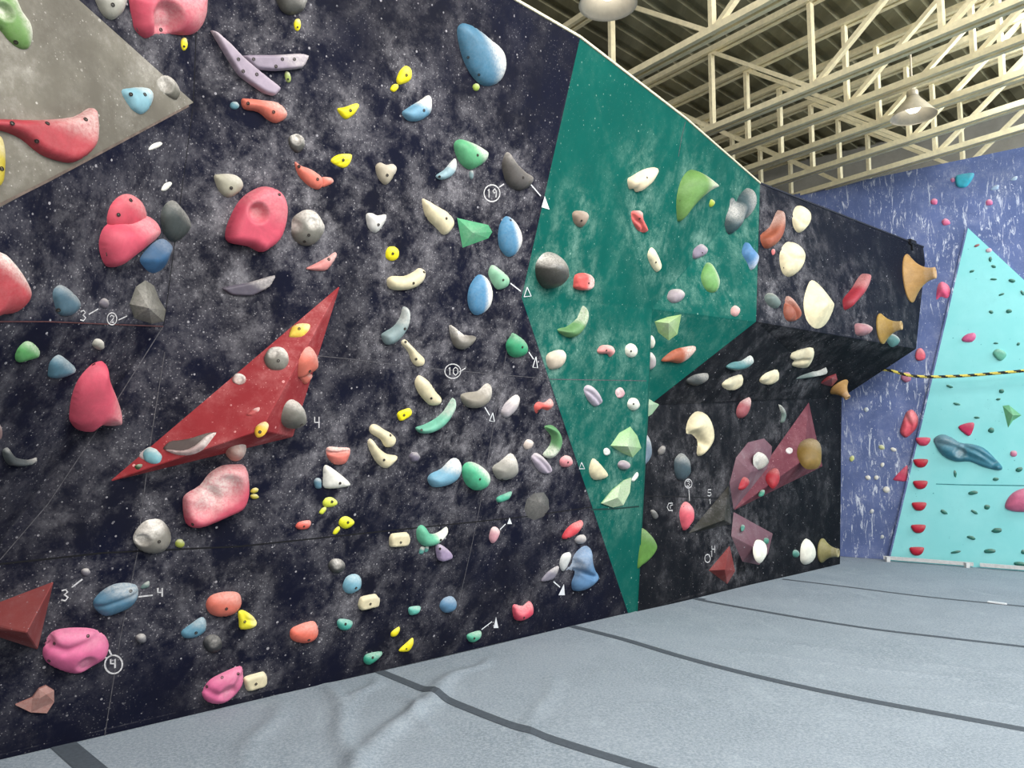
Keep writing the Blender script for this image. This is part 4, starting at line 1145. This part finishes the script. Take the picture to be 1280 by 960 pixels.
chips = [(1221, 307, 4, 1.6, -25, 'dull red sliver near the apex of the turquoise wall', (150, 92, 92)), (1236, 313, 4, 3, 0, 'pale pink lump on the right edge near the turquoise apex', (206, 178, 190)),
         (1238, 324, 2, 3.5, 0, 'dark green chip below the pale pink lump'), (1242, 333, 3, 2, 15, 'short dark green chip second below the pale pink lump'), (1215, 339, 3.5, 1.7, -20, 'dark green dash on the upper left of the turquoise wall'),
         (1242, 349, 4, 1.4, 0, 'thin level green dash high on the turquoise wall'), (1265, 351, 4.5, 2.2, 10, 'green lozenge near the upper right edge of the turquoise wall'), (1252, 368, 4, 1.4, -20, 'thin slanted green dash below the green lozenge'),
         (1278, 366, 2, 3.5, -20, 'green chip at the picture edge below the green lozenge'), (1239, 390, 3, 2, 15, 'left chip of the green pair above the rosy pebble'), (1261, 389, 4, 2.6, 0, 'right chip of the green pair above the rosy pebble'),
         (1245, 429, 3, 1.3, 0, 'thin green chip above the pale green cube'), (1273, 430, 2.5, 1.8, -30, 'small green chip right of the pale green cube'), (1187, 483, 4.5, 1.7, 15, 'dark dash just under the striped rope'),
         (1196, 505, 4.5, 1.6, 12, 'dark dash second below the striped rope'), (1252, 489, 3.5, 2.8, 0, 'grey-green knob under the striped rope'), (1248, 499, 3, 1.7, -10, 'small dark chip below the grey-green knob'),
         (1221, 522, 3.5, 1.5, 0, 'short dark chip above the crimson triangle plate'), (1239, 538, 4, 3.5, 0, 'grey-green knob left of the green pyramid'), (1194, 592, 1.8, 4.5, -5, 'upright dark chip under the slate propeller'),
         (1245, 599, 4, 2.2, 0, 'dark green wedge below the tip of the slate propeller'), (1274, 587, 5, 3, -20, 'sage green leaf hold right of the propeller tip'), (1216, 616, 6.5, 2.4, -8, 'long sea-green bar in the middle of the turquoise wall'),
         (1234, 634, 4, 3.2, 0, 'rounded green knob left of the big dusty pink dome'), (1218, 640, 5, 2, 30, 'dark green tick-shaped chip left of the rounded knob'), (1180, 640, 5, 2.4, 28, 'slanted teal bar right of the red column'),
         (1246, 663, 6.5, 3, -5, 'sea-green boat chip under the big dusty pink dome'), (1214, 672, 6, 2.4, 18, 'dark green boat chip low on the turquoise wall'), (1195, 690, 6.5, 1.7, -10, 'thin dark dash near the white rail'),
         (1237, 689, 7.5, 2.8, -4, 'wide sea-green chip near the white rail'), (1275, 705, 8, 2.6, 5, 'dark green chip just above the rail at the picture edge'), (1279, 690, 3, 3, 0, 'green knob at the picture edge above the rail')]
for cdef in chips:
    x, y, rx, ry, ro, lb = cdef[:6]
    hold('Q', lb, cdef[6] if len(cdef) > 6 else GT, ell(x, y, rx, ry, ro, 10, .12), .6, name='foothold', cat='foothold', dust=.1, chalk=.15, group='small footholds on the turquoise wall')

# ================================================================= chalk and tape marks
MW = plain_mat('chalk_line', (206, 204, 206), .9, 0, 60, .35)
MT = plain_mat('tape_white', (222, 224, 228), .6, 0, 30, .1)
chalk_mark('Lu', 'chalk 3 with a dash beside the slate blue triangle', [('3', 100, 388, 8, 13), ('line', '111,393 123,386')], MW, 1.3)
chalk_mark('Lu', 'small circled chalk number left of the dark rocky pyramid', [('O', 134, 391, 12, 15), ('2', 137, 394, 6, 9), ('line', '148,400 159,395')], MW, 1.2)
chalk_mark('M', 'large chalk 3 with a line above the hot pink clam', [('3', 76, 737, 10, 14), ('line', '90,734 103,724')], MW, 1.7)
chalk_mark('M', 'large chalk 4 with a line right of the blue ribbed oval', [('4', 196, 735, 9, 11), ('line', '173,746 191,744')], MW, 1.7)
chalk_mark('M', 'chalk circle with scribble right of the hot pink clam', [('O', 131, 819, 22, 23), ('4', 137, 824, 9, 11), ('line', '140,820 136,812'), ('line', '134,823 128,820')], MW, 1.6)
chalk_mark('M', 'chalk-circled 19 beside the murky grey boomerang', [('O', 605, 231, 20, 21), ('1', 608, 236, 6, 11), ('9', 615, 236, 7, 11), ('line', '624,234 630,230')], MW, 1.5)
chalk_mark('M', 'chalk-circled 10 near the dusty broken crescent', [('O', 556, 455, 20, 18), ('1', 559, 459, 6, 10), ('0', 566, 459, 7, 10), ('line', '574,465 582,460')], MW, 1.3)
chalk_mark('M', 'chalk 4 beside the grey ball of the red volume', [('4', 392, 521, 9, 14)], MW, 1.3)
for lb, ln, tri in (('triangle tag on a line below the murky grey boomerang', '664,231 676,245', '681,245 677,259 687,262'), ('outlined triangle tag beside the split blue egg and mint wedge', '638,354 651,364', None),
                    ('outlined triangle tag under the green apple hold', '661,440 667,449', None), ('outlined triangle tag under the grey curved ledge', '606,509 612,519', None),
                    ('white triangle tag on a line above the small jade bowl', '602,787 615,777', '620,771 617,785 623,785'), ('white triangle tag above the little rosy chip', '625,662 632,655', '637,647 634,655 640,655'),
                    ('white triangle tag under the grey shard hold', '692,727 700,734', '705,730 698,744 706,744')):
    it = [('line', ln)]
    if tri:
        it.append(('tri', tri))
    elif 'split' in lb:
        it.append(('line', '659,359 655,371 664,370 659,359'))
    elif 'apple' in lb:
        it.append(('line', '670,446 666,459 672,460 670,446'))
    else:
        it.append(('line', '616,516 612,526 618,527 616,516'))
    chalk_mark('gA' if 'boomerang' in lb else 'M', lb, it, MT, 1.4, name='route_tag', cat='route tag')
chalk_mark('gL', 'small outlined triangle tag on the border left of the ivory petal', [('line', '727,578 724,586 731,586 727,578')], MT, 1.2, name='route_tag', cat='route tag')
chalk_mark('R', 'chalk-circled 3 above the pink egg', [('O', 856, 599, 9, 11), ('3', 858, 601, 5, 7), ('line', '861,611 862,626')], MW, 1.1)
chalk_mark('R', 'chalk curl left of the pink egg', [('line', '841,629 836,629 834,634 836,638 841,638'), ('line', '841,631 838,632 838,636')], MW, 1.1)
chalk_mark('R', 'chalk 5 over a stroke above the charcoal volume', [('5', 884, 612, 6, 8), ('1', 885, 624, 5, 6)], MW, 1.1)
chalk_mark('R', 'chalk scribbled numbers above the dusty rose diamond', [('O', 881, 693, 7, 10), ('1', 887, 688, 5, 8), ('4', 889, 682, 6, 9)], MW, 1.1)
# ------------------------------------------------------------------ setting
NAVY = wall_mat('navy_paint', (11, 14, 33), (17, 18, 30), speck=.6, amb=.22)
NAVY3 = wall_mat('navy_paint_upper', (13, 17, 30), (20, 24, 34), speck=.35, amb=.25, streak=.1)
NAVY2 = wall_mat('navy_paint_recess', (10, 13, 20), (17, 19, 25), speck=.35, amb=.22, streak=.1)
GREENP = wall_mat('green_paint', (0, 78, 70), (0, 84, 75), speck=.35, amb=.24, dust=1.1, chalkc=srgb((126, 162, 148)))
GREYP = wall_mat('grey_paint', (96, 92, 84), (120, 116, 106), speck=.3, amb=.9, chalkc=srgb((176, 172, 164)))
BLUEP = wall_mat('blue_paint', (88, 102, 144), (100, 114, 160), speck=.6, amb=.40, streak=.3, drip=1.0, chalkc=srgb((206, 212, 226)))
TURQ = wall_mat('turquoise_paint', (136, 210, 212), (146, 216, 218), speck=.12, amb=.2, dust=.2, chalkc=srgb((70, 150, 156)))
PLY = plain_mat('plywood_edge', (214, 206, 180), .7, 0, 30, .2)

slope = (V * TILT + Vector((0, 0, 1)))
m_tl = P0 + U * -4.4 + slope * A.z
m_bl = P0 + U * -4.4
panel('wall_front', [[m_bl, Cc, B, A, m_tl]], NAVY, .05, 'long overhanging navy climbing wall mottled with chalk, full of holds')
panel('wall_left', [[q3, s3, s4, q4], [q2, s2, s3, q3], [q1, q2, g0]], NAVY, .05, 'shadowed navy overhang left of the corner')
panel('wall_left_upper', [[q2, g0, s2], [g0, gt, s2]], GREYP, .05, 'grey painted overhang at the top left')
panel('wall_middle', [[A, B, D], [A, D, T], [T, D, E], [D, Fv, E], [B, D, Cc], [D, C2, Cc], [D, Fv, G]], GREENP, .05, 'green climbing panel narrowing to a spike at the mat')
panel('wall_middle_side', [[D, G, PL['R'].at(797, 765), C2]], GREENP, .06)
panel('wall_right_upper', [[E, H, K, Fv]], NAVY3, .06, 'upper navy panel right of the green one')
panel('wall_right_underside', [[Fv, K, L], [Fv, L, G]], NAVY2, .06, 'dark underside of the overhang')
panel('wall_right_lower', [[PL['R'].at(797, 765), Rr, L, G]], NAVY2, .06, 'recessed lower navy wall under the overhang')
wz = Vector((0, 0, 1)) + WN * .04
panel('wall_far', [[wb - WD * 1.6, wb + WD * 6, wb + WD * 6 + wz * 6.0, wb - WD * 1.6 + wz * 6.0]], BLUEP, .07, 'far blue climbing wall streaked with chalk')
qr = hitz(1560, 736, 0)
qd = (w1 - w0).normalized()
qr = w0 + qd * 4.6
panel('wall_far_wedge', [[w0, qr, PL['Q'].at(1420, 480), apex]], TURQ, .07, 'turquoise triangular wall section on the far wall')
panel('wall_far_wedge_side', [[w0, apex, wb]], BLUEP, .1)
hb = wb - WN * 1.6
HALL = plain_mat('hall_wall_grey', (150, 146, 136), .8, 0, 4, .15)
panel('wall_back', [[hb - WD * 9, hb + WD * 9, hb + WD * 9 + Vector((0, 0, 7.3)), hb - WD * 9 + Vector((0, 0, 7.3))]], HALL, 1.5, 'grey hall wall behind the far climbing wall', thick=.05)
for i, (a, b) in enumerate(((m_tl, A), (A, T), (T, E), (E, H))):
    beam('trim_%d' % (i + 1), a + Vector((0, 0, .010)), b + Vector((0, 0, .010)), .022, .022, PLY if i < 3 else plain_mat('edge_navy', (30, 34, 48), .8), ('pale plywood' if i < 3 else 'dark painted') + ' edge along the wall top')
# panel joints of the long wall
SEAM = plain_mat('joint_dark', (8, 9, 16), .9)
SEAML = plain_mat('joint_worn', (92, 90, 96), .9, 0, 40, .5)


def joints(name, pl, lines, mat, wpx, label):
    bm = bmesh.new()
    for s_ in lines:
        stroke_mesh(bm, PL[pl], parse(s_), wpx, .002)
    for f in bm.faces:
        f.normal_update()
        if f.normal.dot(PL[pl].n) < 0:
            f.normal_flip()
    o = link(name, bm_mesh(name, bm), mat)
    tag(o, label, None, None, 'structure')


joints('trim_5', 'M', ['0,705 130,691 300,683 480,664 655,646 739,634'], SEAM, 1.9, 'dark panel joints of the long navy wall')
joints('trim_6', 'M', ['380,443 440,449 520,459 600,466 690,474', '640,400 628,470 617,532 609,580 600,632 588,690 572,760', '206,440 190,540 177,640 172,690 150,800 130,925', '0,700 60,630 140,510 204,408'], SEAML, .9, 'worn panel joints of the long navy wall')
joints('trim_19', 'M', ['246,0 241,128 204,406'], SEAM, 2.2, 'dark inside corner between the left overhang and the long wall')
joints('trim_7', 'gL', ['688,474 745,475 808,476'], SEAML, 1.0, 'pale panel joint of the green spike')
joints('trim_8', 'gL', ['739,637 768,636 799,633'], plain_mat('joint_green', (4, 52, 48), .9), 2.0, 'dark panel joint of the green spike')
joints('trim_9', 'gT', ['857,152 852,172 848,196'], SEAML, 1.0, 'pale panel joint at the top of the green panel')
joints('trim_10', 'Q', ['1170,605 1200,606 1280,607'], plain_mat('joint_turquoise', (60, 140, 146), .9), 1.0, 'panel joint of the turquoise wall')
joints('trim_11', 'R', ['806,620 850,621 905,623'], SEAM, 1.4, 'dark panel joint of the recessed wall')
joints('trim_12', 'Lu', ['-20,402 60,402 130,405 204,408'], plain_mat('joint_reddish', (84, 50, 52), .9, 0, 30, .4), 1.3, 'reddish joint of the left overhang')
joints('trim_13', 'Lu', ['-20,266 60,226 150,178 236,132'], plain_mat('joint_grey_edge', (112, 98, 90), .9, 0, 20, .4), 3.0, 'worn lower edge of the grey overhang')

# ------------------------------------------------------------------ crash mat floor
t = NT('mat_felt', .95, .1)
p = t.coord()
n1 = t.noise(p, 1.3, 5, .6, .5)
n2 = t.noise(p, 55, 5, .9)
n3 = t.noise(t.mapping(p, (2.2, .9, 1), (0, 0, .75)), 2.2, 7, .7, .8)
col = t.mix(t.ramp(n1, .3, .7), srgb((112, 124, 134)), srgb((126, 137, 147)))
col = t.mix(t.mth('MULTIPLY', t.ramp(n2, .38, .64), .75), col, srgb((164, 172, 180)))
col = t.mix(t.mth('MULTIPLY', t.ramp(n3, .52, .78), .35), col, srgb((174, 184, 192)))
t.set(t.b.inputs['Base Color'], col)
t.bump(t.mth('ADD', t.mth('MULTIPLY', n2, .35), n3), .25, .012)
FELT = t.m
WR = [(hitz(a[0], a[1], 0), hitz(a[2], a[3], 0), a[4], a[5]) for a in ((552, 856, 430, 975, .034, .075), (416, 866, 446, 965, .030, .06), (508, 876, 534, 912, .022, .04), (610, 826, 556, 852, .016, .05),
                                                                    (350, 880, 300, 960, .016, .07), (470, 850, 440, 880, .016, .05), (690, 850, 660, 930, .010, .06), (900, 812, 1200, 850, .012, .05), (940, 800, 1280, 846, .010, .04), (1130, 862, 1280, 884, .010, .04), (800, 880, 880, 890, .008, .05))]


def floor_z(x, y):
    z = .006 * math.sin(x * 1.7 + y * .9) * math.sin(y * 1.1 - x * .6)
    for a, b, amp, sg in WR:
        dx, dy = b.x - a.x, b.y - a.y
        L2 = dx * dx + dy * dy
        tt = ((x - a.x) * dx + (y - a.y) * dy) / L2
        if -.3 < tt < 1.3:
            q = ((x - a.x) * dy - (y - a.y) * dx) / math.sqrt(L2) + .03 * math.sin(tt * 7)
            if abs(q) < .35:
                e = max(0.0, min(1.0, min(tt + .3, 1.3 - tt) / .45))
                z += amp * e * e * (3 - 2 * e) * math.exp(-(q / sg) ** 2)
    return z


gx, gy = [-5.0], [1.2]
while gx[-1] < 10.6:
    gx.append(gx[-1] + (.026 if -2.6 < gx[-1] < 1.4 else .06))
while gy[-1] < 13.8:
    gy.append(gy[-1] + (.026 if 3.6 < gy[-1] < 7.0 else .06))
vs = [(x, y, floor_z(x, y)) for y in gy for x in gx]
nx = len(gx)
fs = [(j * nx + i, j * nx + i + 1, (j + 1) * nx + i + 1, (j + 1) * nx + i) for j in range(len(gy) - 1) for i in range(nx - 1)]
fo = link('floor', mesh_from('floor', vs, fs, True), FELT)
tag(fo, 'grey-blue felt crash mat covering the whole floor', None, None, 'structure')
bm = bmesh.new()
bar(bm, (-14, 6, -.2), (16, 6, -.2), 40, .1)
tag(link('ground', bm_mesh('ground', bm), plain_mat('concrete', (120, 120, 118), .9, 0, 3)), 'concrete base under the mats', None, None, 'structure')
STRIP = plain_mat('seam_tape', (74, 82, 91), .85, 0, 40, .2)
for k, (s_, w) in enumerate((('478,838 520,858 570,880 640,908 720,935 830,968 980,1010', .085), ('716,783 780,800 860,823 960,848 1080,874 1280,912 1400,936', .085), ('882,749 960,765 1080,785 1180,797 1280,808 1400,822', .07), ('986,725 1060,734 1140,744 1236,754 1330,763', .06), ('78,930 95,945 130,975 170,1010', .13))):
    P = catmull([tuple(hitz(x, y, 0)[:2]) for x, y in parse(s_)], 8)
    P = P[:8 * (len(parse(s_)) - 1) + 1]
    bm = bmesh.new()
    prev = None
    for i, q in enumerate(P):
        a = Vector(P[max(i - 1, 0)])
        b = Vector(P[min(i + 1, len(P) - 1)])
        d = (b - a).normalized()
        s = Vector((-d.y, d.x)) * w / 2
        cur = []
        for e, dz in ((1, .001), (.9, .004), (-.9, .004), (-1, .001)):
            x, y = q[0] + s.x * e, q[1] + s.y * e
            cur.append(bm.verts.new((x, y, floor_z(x, y) + dz)))
        if prev:
            for m_ in range(3):
                bm.faces.new((prev[m_], cur[m_], cur[m_ + 1], prev[m_ + 1]))
        prev = cur
    tag(link('trim_%d' % (14 + k), bm_mesh('trim', bm), STRIP), 'dark tape strip over a seam of the crash mat', None, None, 'structure')
bm = bmesh.new()
a, b = hitz(1235, 752, .012), hitz(1258, 755, .012)
bar(bm, a, b, .05, .012)
tag(link('tape_piece', bm_mesh('tape_piece', bm), MT), 'short white tape piece lying on the farthest mat seam', 'tape')

# white rail at the foot of the turquoise wall
RAIL = plain_mat('white_rail', (206, 206, 206), .5, 0, 20, .15)
r0 = empty('base_rail', w0 + WN * .10)
tag(r0, 'white rail on short posts along the foot of the turquoise wall', 'rail')


def rel(p, o):
    return Vector(p) - o.location


bm = bmesh.new()
ra = w0 + WN * .10 + Vector((0, 0, .055)) - qd * .06
bar(bm, rel(ra, r0), rel(ra + qd * 1.18, r0), .04, .05)
link('rail_bar', bm_mesh('rail_bar', bm), RAIL, r0)
bm = bmesh.new()
bar(bm, rel(ra + qd * 1.26, r0), rel(ra + qd * 3.6, r0), .04, .05)
link('rail_bar', bm_mesh('rail_bar', bm), RAIL, r0)
for s in (.06, 1.10, 2.3):
    bm = bmesh.new()
    q = ra + qd * s + WN * .03
    bar(bm, rel(q + Vector((0, 0, .02)), r0), rel(q - Vector((0, 0, .075)), r0), .06, .05, Vector((1, 0, 0)))
    link('rail_post', bm_mesh('rail_post', bm), RAIL, r0)

# ------------------------------------------------------------------ roof: deck, trusses, lamps
TD = Vector((math.cos(math.radians(-52.2)), math.sin(math.radians(-52.2)), 0))
TN = Vector((-TD.y, TD.x, 0))                    # towards the far wall
CREAMP = plain_mat('truss_cream', (242, 230, 192), .55, 0, 12, .15)
t = NT('deck_olive', .7, .3)
p = t.coord()
n1 = t.noise(t.mapping(p, (1, .25, 1), (0, 0, -.76)), 1.6, 6, .65, .4)
n2 = t.noise(p, 14, 5, .7)
col = t.mix(t.ramp(n1, .35, .7), srgb((112, 108, 84)), srgb((152, 147, 120)))
col = t.mix(t.mth('MULTIPLY', t.ramp(n2, .6, .75), .35), col, srgb((140, 136, 116)))
t.set(t.b.inputs['Base Color'], col)
DECK = t.m
ZB, DEP = 6.0, 1.10
bm = bmesh.new()
prev = None
k = -9.0
prof = []
while k < 12:
    prof += [(k, 0), (k + .16, 0), (k + .19, .05), (k + .27, .05), (k + .30, 0)]
    k += .30
for a, h in prof:
    q = P0 + V * a
    c0 = bm.verts.new(q + U * -5 + Vector((0, 0, ZB + DEP + .16 + h - q.z)))
    c1 = bm.verts.new(q + U * 13.5 + Vector((0, 0, ZB + DEP + .16 + h - q.z)))
    if prev and (prev[0].co - c0.co).length > 1e-4:
        bm.faces.new((prev[0], prev[1], c1, c0))
    prev = (c0, c1)
bmesh.ops.remove_doubles(bm, verts=bm.verts, dist=1e-4)
tag(link('ceiling', bm_mesh('ceiling', bm), DECK), 'dark olive corrugated roof deck above the trusses', None, None, 'structure')


def truss(px, label, t_lo, t_hi, ref=Vector((3.67, 8.72, 6.0)), panelw=1.46):
    pa, pb = hitz(*px[0], ZB), hitz(*px[1], ZB)
    mid = (pa + pb) / 2
    base = mid + TD * ((ref - mid).dot(TD))          # node under the ridge of this truss
    o = empty('roof_truss', base)
    tag(o, label, 'truss', 'cream steel roof trusses')

    def mem(name, segs):
        bm = bmesh.new()
        for a, b, w, h, up in segs:
            bar(bm, a, b, w, h, up)
        link(name, bm_mesh(name, bm), CREAMP, o)
    z = Vector((0, 0, 1))
    mem('bottom_chord', [(TD * t_lo + TN * s, TD * t_hi + TN * s, .055, .075, z) for s in (-.05, .05)])
    mem('top_chord', [(TD * t_lo + TN * s + z * DEP, TD * t_hi + TN * s + z * DEP, .055, .075, z) for s in (-.05, .05)])
    i0, i1 = int(math.ceil(t_lo / panelw)), int(math.floor(t_hi / panelw))
    for i in range(i0, i1 + 1):
        mem('vertical_strut', [(TD * (i * panelw), TD * (i * panelw) + z * DEP, .075, .05, TD)])
    for i in range(i0, i1):
        lo, hi = (i + 1, i) if i < 0 else (i, i + 1)
        mem('diagonal_strut', [(TD * (lo * panelw), TD * (hi * panelw) + z * DEP, .05, .065, TN)])
    return o, base


TR = [((787, 96), (960, 5), 'nearest roof truss, crossing above the corner of the green panel', -3.2, 4.4),
      ((872, 165), (1280, 7), 'second roof truss, heavy and bright, from green panel top to the top right', -3.6, 5.2),
      ((960, 172), (1280, 48), 'third roof truss just behind the heavy bright one', -3.8, 5.2),
      ((960, 205), (1280, 90), 'fourth roof truss, the one behind the hanging bell lamp', -4.2, 5.2),
      ((960, 232), (1280, 130), 'fifth roof truss, third from the far blue wall', -4.6, 5.2),
      ((1010, 241), (1280, 160), 'sixth roof truss, second from the far blue wall', -5.0, 5.2),
      ((1100, 240), (1280, 192), 'last roof truss running along the top of the far blue wall', -5.2, 5.2)]
for a, b, lb, lo, hi in TR:
    truss((a, b), lb, lo, hi)

LAMPW = plain_mat('lamp_enamel', (214, 206, 190), .45, 0, 10, .1)
LAMPG = plain_mat('lamp_aluminium', (206, 196, 176), .35, .2, 10, .15)
BULB = plain_mat('lamp_bulb_frosted', (240, 238, 230), .3)
BULB.node_tree.nodes['Principled BSDF'].inputs['Emission Color'].default_value = (1, .97, .9, 1)
BULB.node_tree.nodes['Principled BSDF'].inputs['Emission Strength'].default_value = 5


def pendant(loc, label, rad, hgt, mat, cord):
    o = empty('pendant_lamp', loc)
    tag(o, label, 'lamp', 'bell lamps hanging from the roof')
    bm = bmesh.new()
    pr = [(rad, 0), (rad * .97, .012), (rad * .80, hgt * .30), (rad * .52, hgt * .68), (rad * .34, hgt * .92), (rad * .30, hgt)]
    ins = [(r * .95, z + .002) for r, z in reversed(pr[1:])]
    lathe(bm, [(rad * .001, hgt * .97)] + ins + pr[0:1] + pr + [(rad * .001, hgt)], 32)
    link('lamp_shade', bm_mesh('lamp_shade', bm, True), mat, o)
    bm = bmesh.new()
    lathe(bm, [(.001, hgt * .25), (rad * .22, hgt * .28), (rad * .33, hgt * .45), (rad * .30, hgt * .75), (rad * .14, hgt * .95)], 20)
    link('bulb', bm_mesh('bulb', bm, True), BULB, o)
    bm = bmesh.new()
    lathe(bm, [(.001, hgt), (rad * .26, hgt), (rad * .26, hgt * 1.32), (rad * .2, hgt * 1.4), (.001, hgt * 1.4)], 20)
    link('ballast_housing', bm_mesh('ballast_housing', bm, True), mat, o)
    bm = bmesh.new()
    lathe(bm, [(.012, hgt * 1.4), (.012, hgt * 1.4 + cord)], 8)
    link('hanger', bm_mesh('hanger', bm), mat, o)
    return o


lp = hitz(1142, 146, 5.72)
pendant(lp, 'bell lamp hanging from the fourth truss, seen from the side', .26, .24, LAMPG, .5)
lp2 = hitz(760, 6, 5.2)
pendant(lp2, 'white bell lamp at the top picture edge, seen from below', .235, .24, LAMPW, .7)

# ------------------------------------------------------------------ striped rope, clamp box
RY, RK = plain_mat('rope_yellow', (226, 206, 96), .7), plain_mat('rope_black', (34, 36, 36), .7)
rp = [W.at(1098, 462, .42), W.at(1112, 463, .42), W.at(1135, 469, .42), W.at(1160, 471, .42), W.at(1200, 470, .42), W.at(1240, 467, .42), W.at(1300, 461, .42), W.at(1360, 450, .42)]
cur = []
for i in range(len(rp) - 1):
    p0, p1, p2_, p3 = rp[max(i - 1, 0)], rp[i], rp[i + 1], rp[min(i + 2, len(rp) - 1)]
    for j in range(36):
        tt = j / 36
        cur.append(.5 * (2 * p1 + (p2_ - p0) * tt + (2 * p0 - 5 * p1 + 4 * p2_ - p3) * tt ** 2 + (3 * p1 - p0 - 3 * p2_ + p3) * tt ** 3))
step = .014
res = [cur[0]]
acc = 0
for i in range(1, len(cur)):
    seg = cur[i] - cur[i - 1]
    l_ = seg.length
    while acc + l_ >= step * len(res):
        f = (step * len(res) - acc) / l_
        res.append(cur[i - 1] + seg * f)
    acc += l_
vs, fs, mi = [], [], []
for i, q in enumerate(res):
    d = (res[min(i + 1, len(res) - 1)] - res[max(i - 1, 0)]).normalized()
    s = d.cross(Vector((0, 0, 1))).normalized()
    n = s.cross(d)
    for k in range(8):
        a = k * math.pi / 4
        vs.append(q + (s * math.cos(a) + n * math.sin(a)) * .021)
for i in range(len(res) - 1):
    for k in range(8):
        fs.append((i * 8 + k, i * 8 + (k + 1) % 8, (i + 1) * 8 + (k + 1) % 8, (i + 1) * 8 + k))
        mi.append(1 if ((i + k * 1.625) % 13) > 6.8 else 0)
me = mesh_from('barrier_rope', vs, fs, True)
me.materials.append(RY)
me.materials.append(RK)
me.polygons.foreach_set('material_index', mi)
ro = bpy.data.objects.new('barrier_rope', me)
C.objects.link(ro)
tag(ro, 'yellow and black striped rope hung across in front of the turquoise wall', 'rope')
BLK = plain_mat('black_plastic', (22, 24, 28), .5)
kb = PL['B'].at(1139, 305)
cb = empty('clamp_box', kb)
tag(cb, 'small black box clamped on the top edge of the upper navy panel', 'box')
bm = bmesh.new()
d = (H - E).normalized()
bar(bm, Vector((0, 0, .02)) - d * .10, Vector((0, 0, .02)) + d * .10, .08, .08)
bmesh.ops.bevel(bm, geom=list(bm.edges), offset=.012, segments=2, affect='EDGES')
link('housing', bm_mesh('housing', bm), BLK, cb)
bm = bmesh.new()
bar(bm, Vector((0, 0, -.05)) + PL['B'].n * .02 - d * .03, Vector((0, 0, -.05)) + PL['B'].n * .02 + d * .03, .02, .09)
link('bracket', bm_mesh('bracket', bm), BLK, cb)

# ------------------------------------------------------------------ light: daylight from the open front and high windows
w = bpy.data.worlds.new('daylight')
bpy.context.scene.world = w
w.use_nodes = True
bg = w.node_tree.nodes['Background']
bg.inputs['Color'].default_value = (.93, .97, 1.0, 1)
bg.inputs['Strength'].default_value = .5


def area(name, loc, target, sx, sy, power, col=(1, 1, 1)):
    l = bpy.data.lights.new(name, 'AREA')
    l.shape = 'RECTANGLE'
    l.size, l.size_y = sx, sy
    l.energy = power
    l.color = col
    o = bpy.data.objects.new(name, l)
    C.objects.link(o)
    o.location = loc
    o.rotation_euler = (Vector(target) - Vector(loc)).to_track_quat('-Z', 'Y').to_euler()
    return o


area('skylight', (4.2, 2.2, 6.9), (3.2, 5.2, 0), 6, 4.5, 1450, (1, .98, .95))
area('window_light', (3.0, -3.5, 5.5), (1.0, 7.5, 2.5), 9, 2.4, 780, (1, .97, .92))
area('window_light_side', (11.5, 5.5, 6.3), (7.0, 11.0, 4.6), 5, 2.0, 800, (.86, .94, 1))
sl = W.at(1400, 90) + WN * 2.4
area('skylight_far', sl, W.at(1230, 230), 1.6, 1.6, 150, (.9, .95, 1))
vsx = bpy.context.scene.view_settings
vsx.view_transform = 'Standard'
vsx.look = 'None'
vsx.exposure = -0.2
vsx.gamma = 1.0
vsx.use_curve_mapping = False
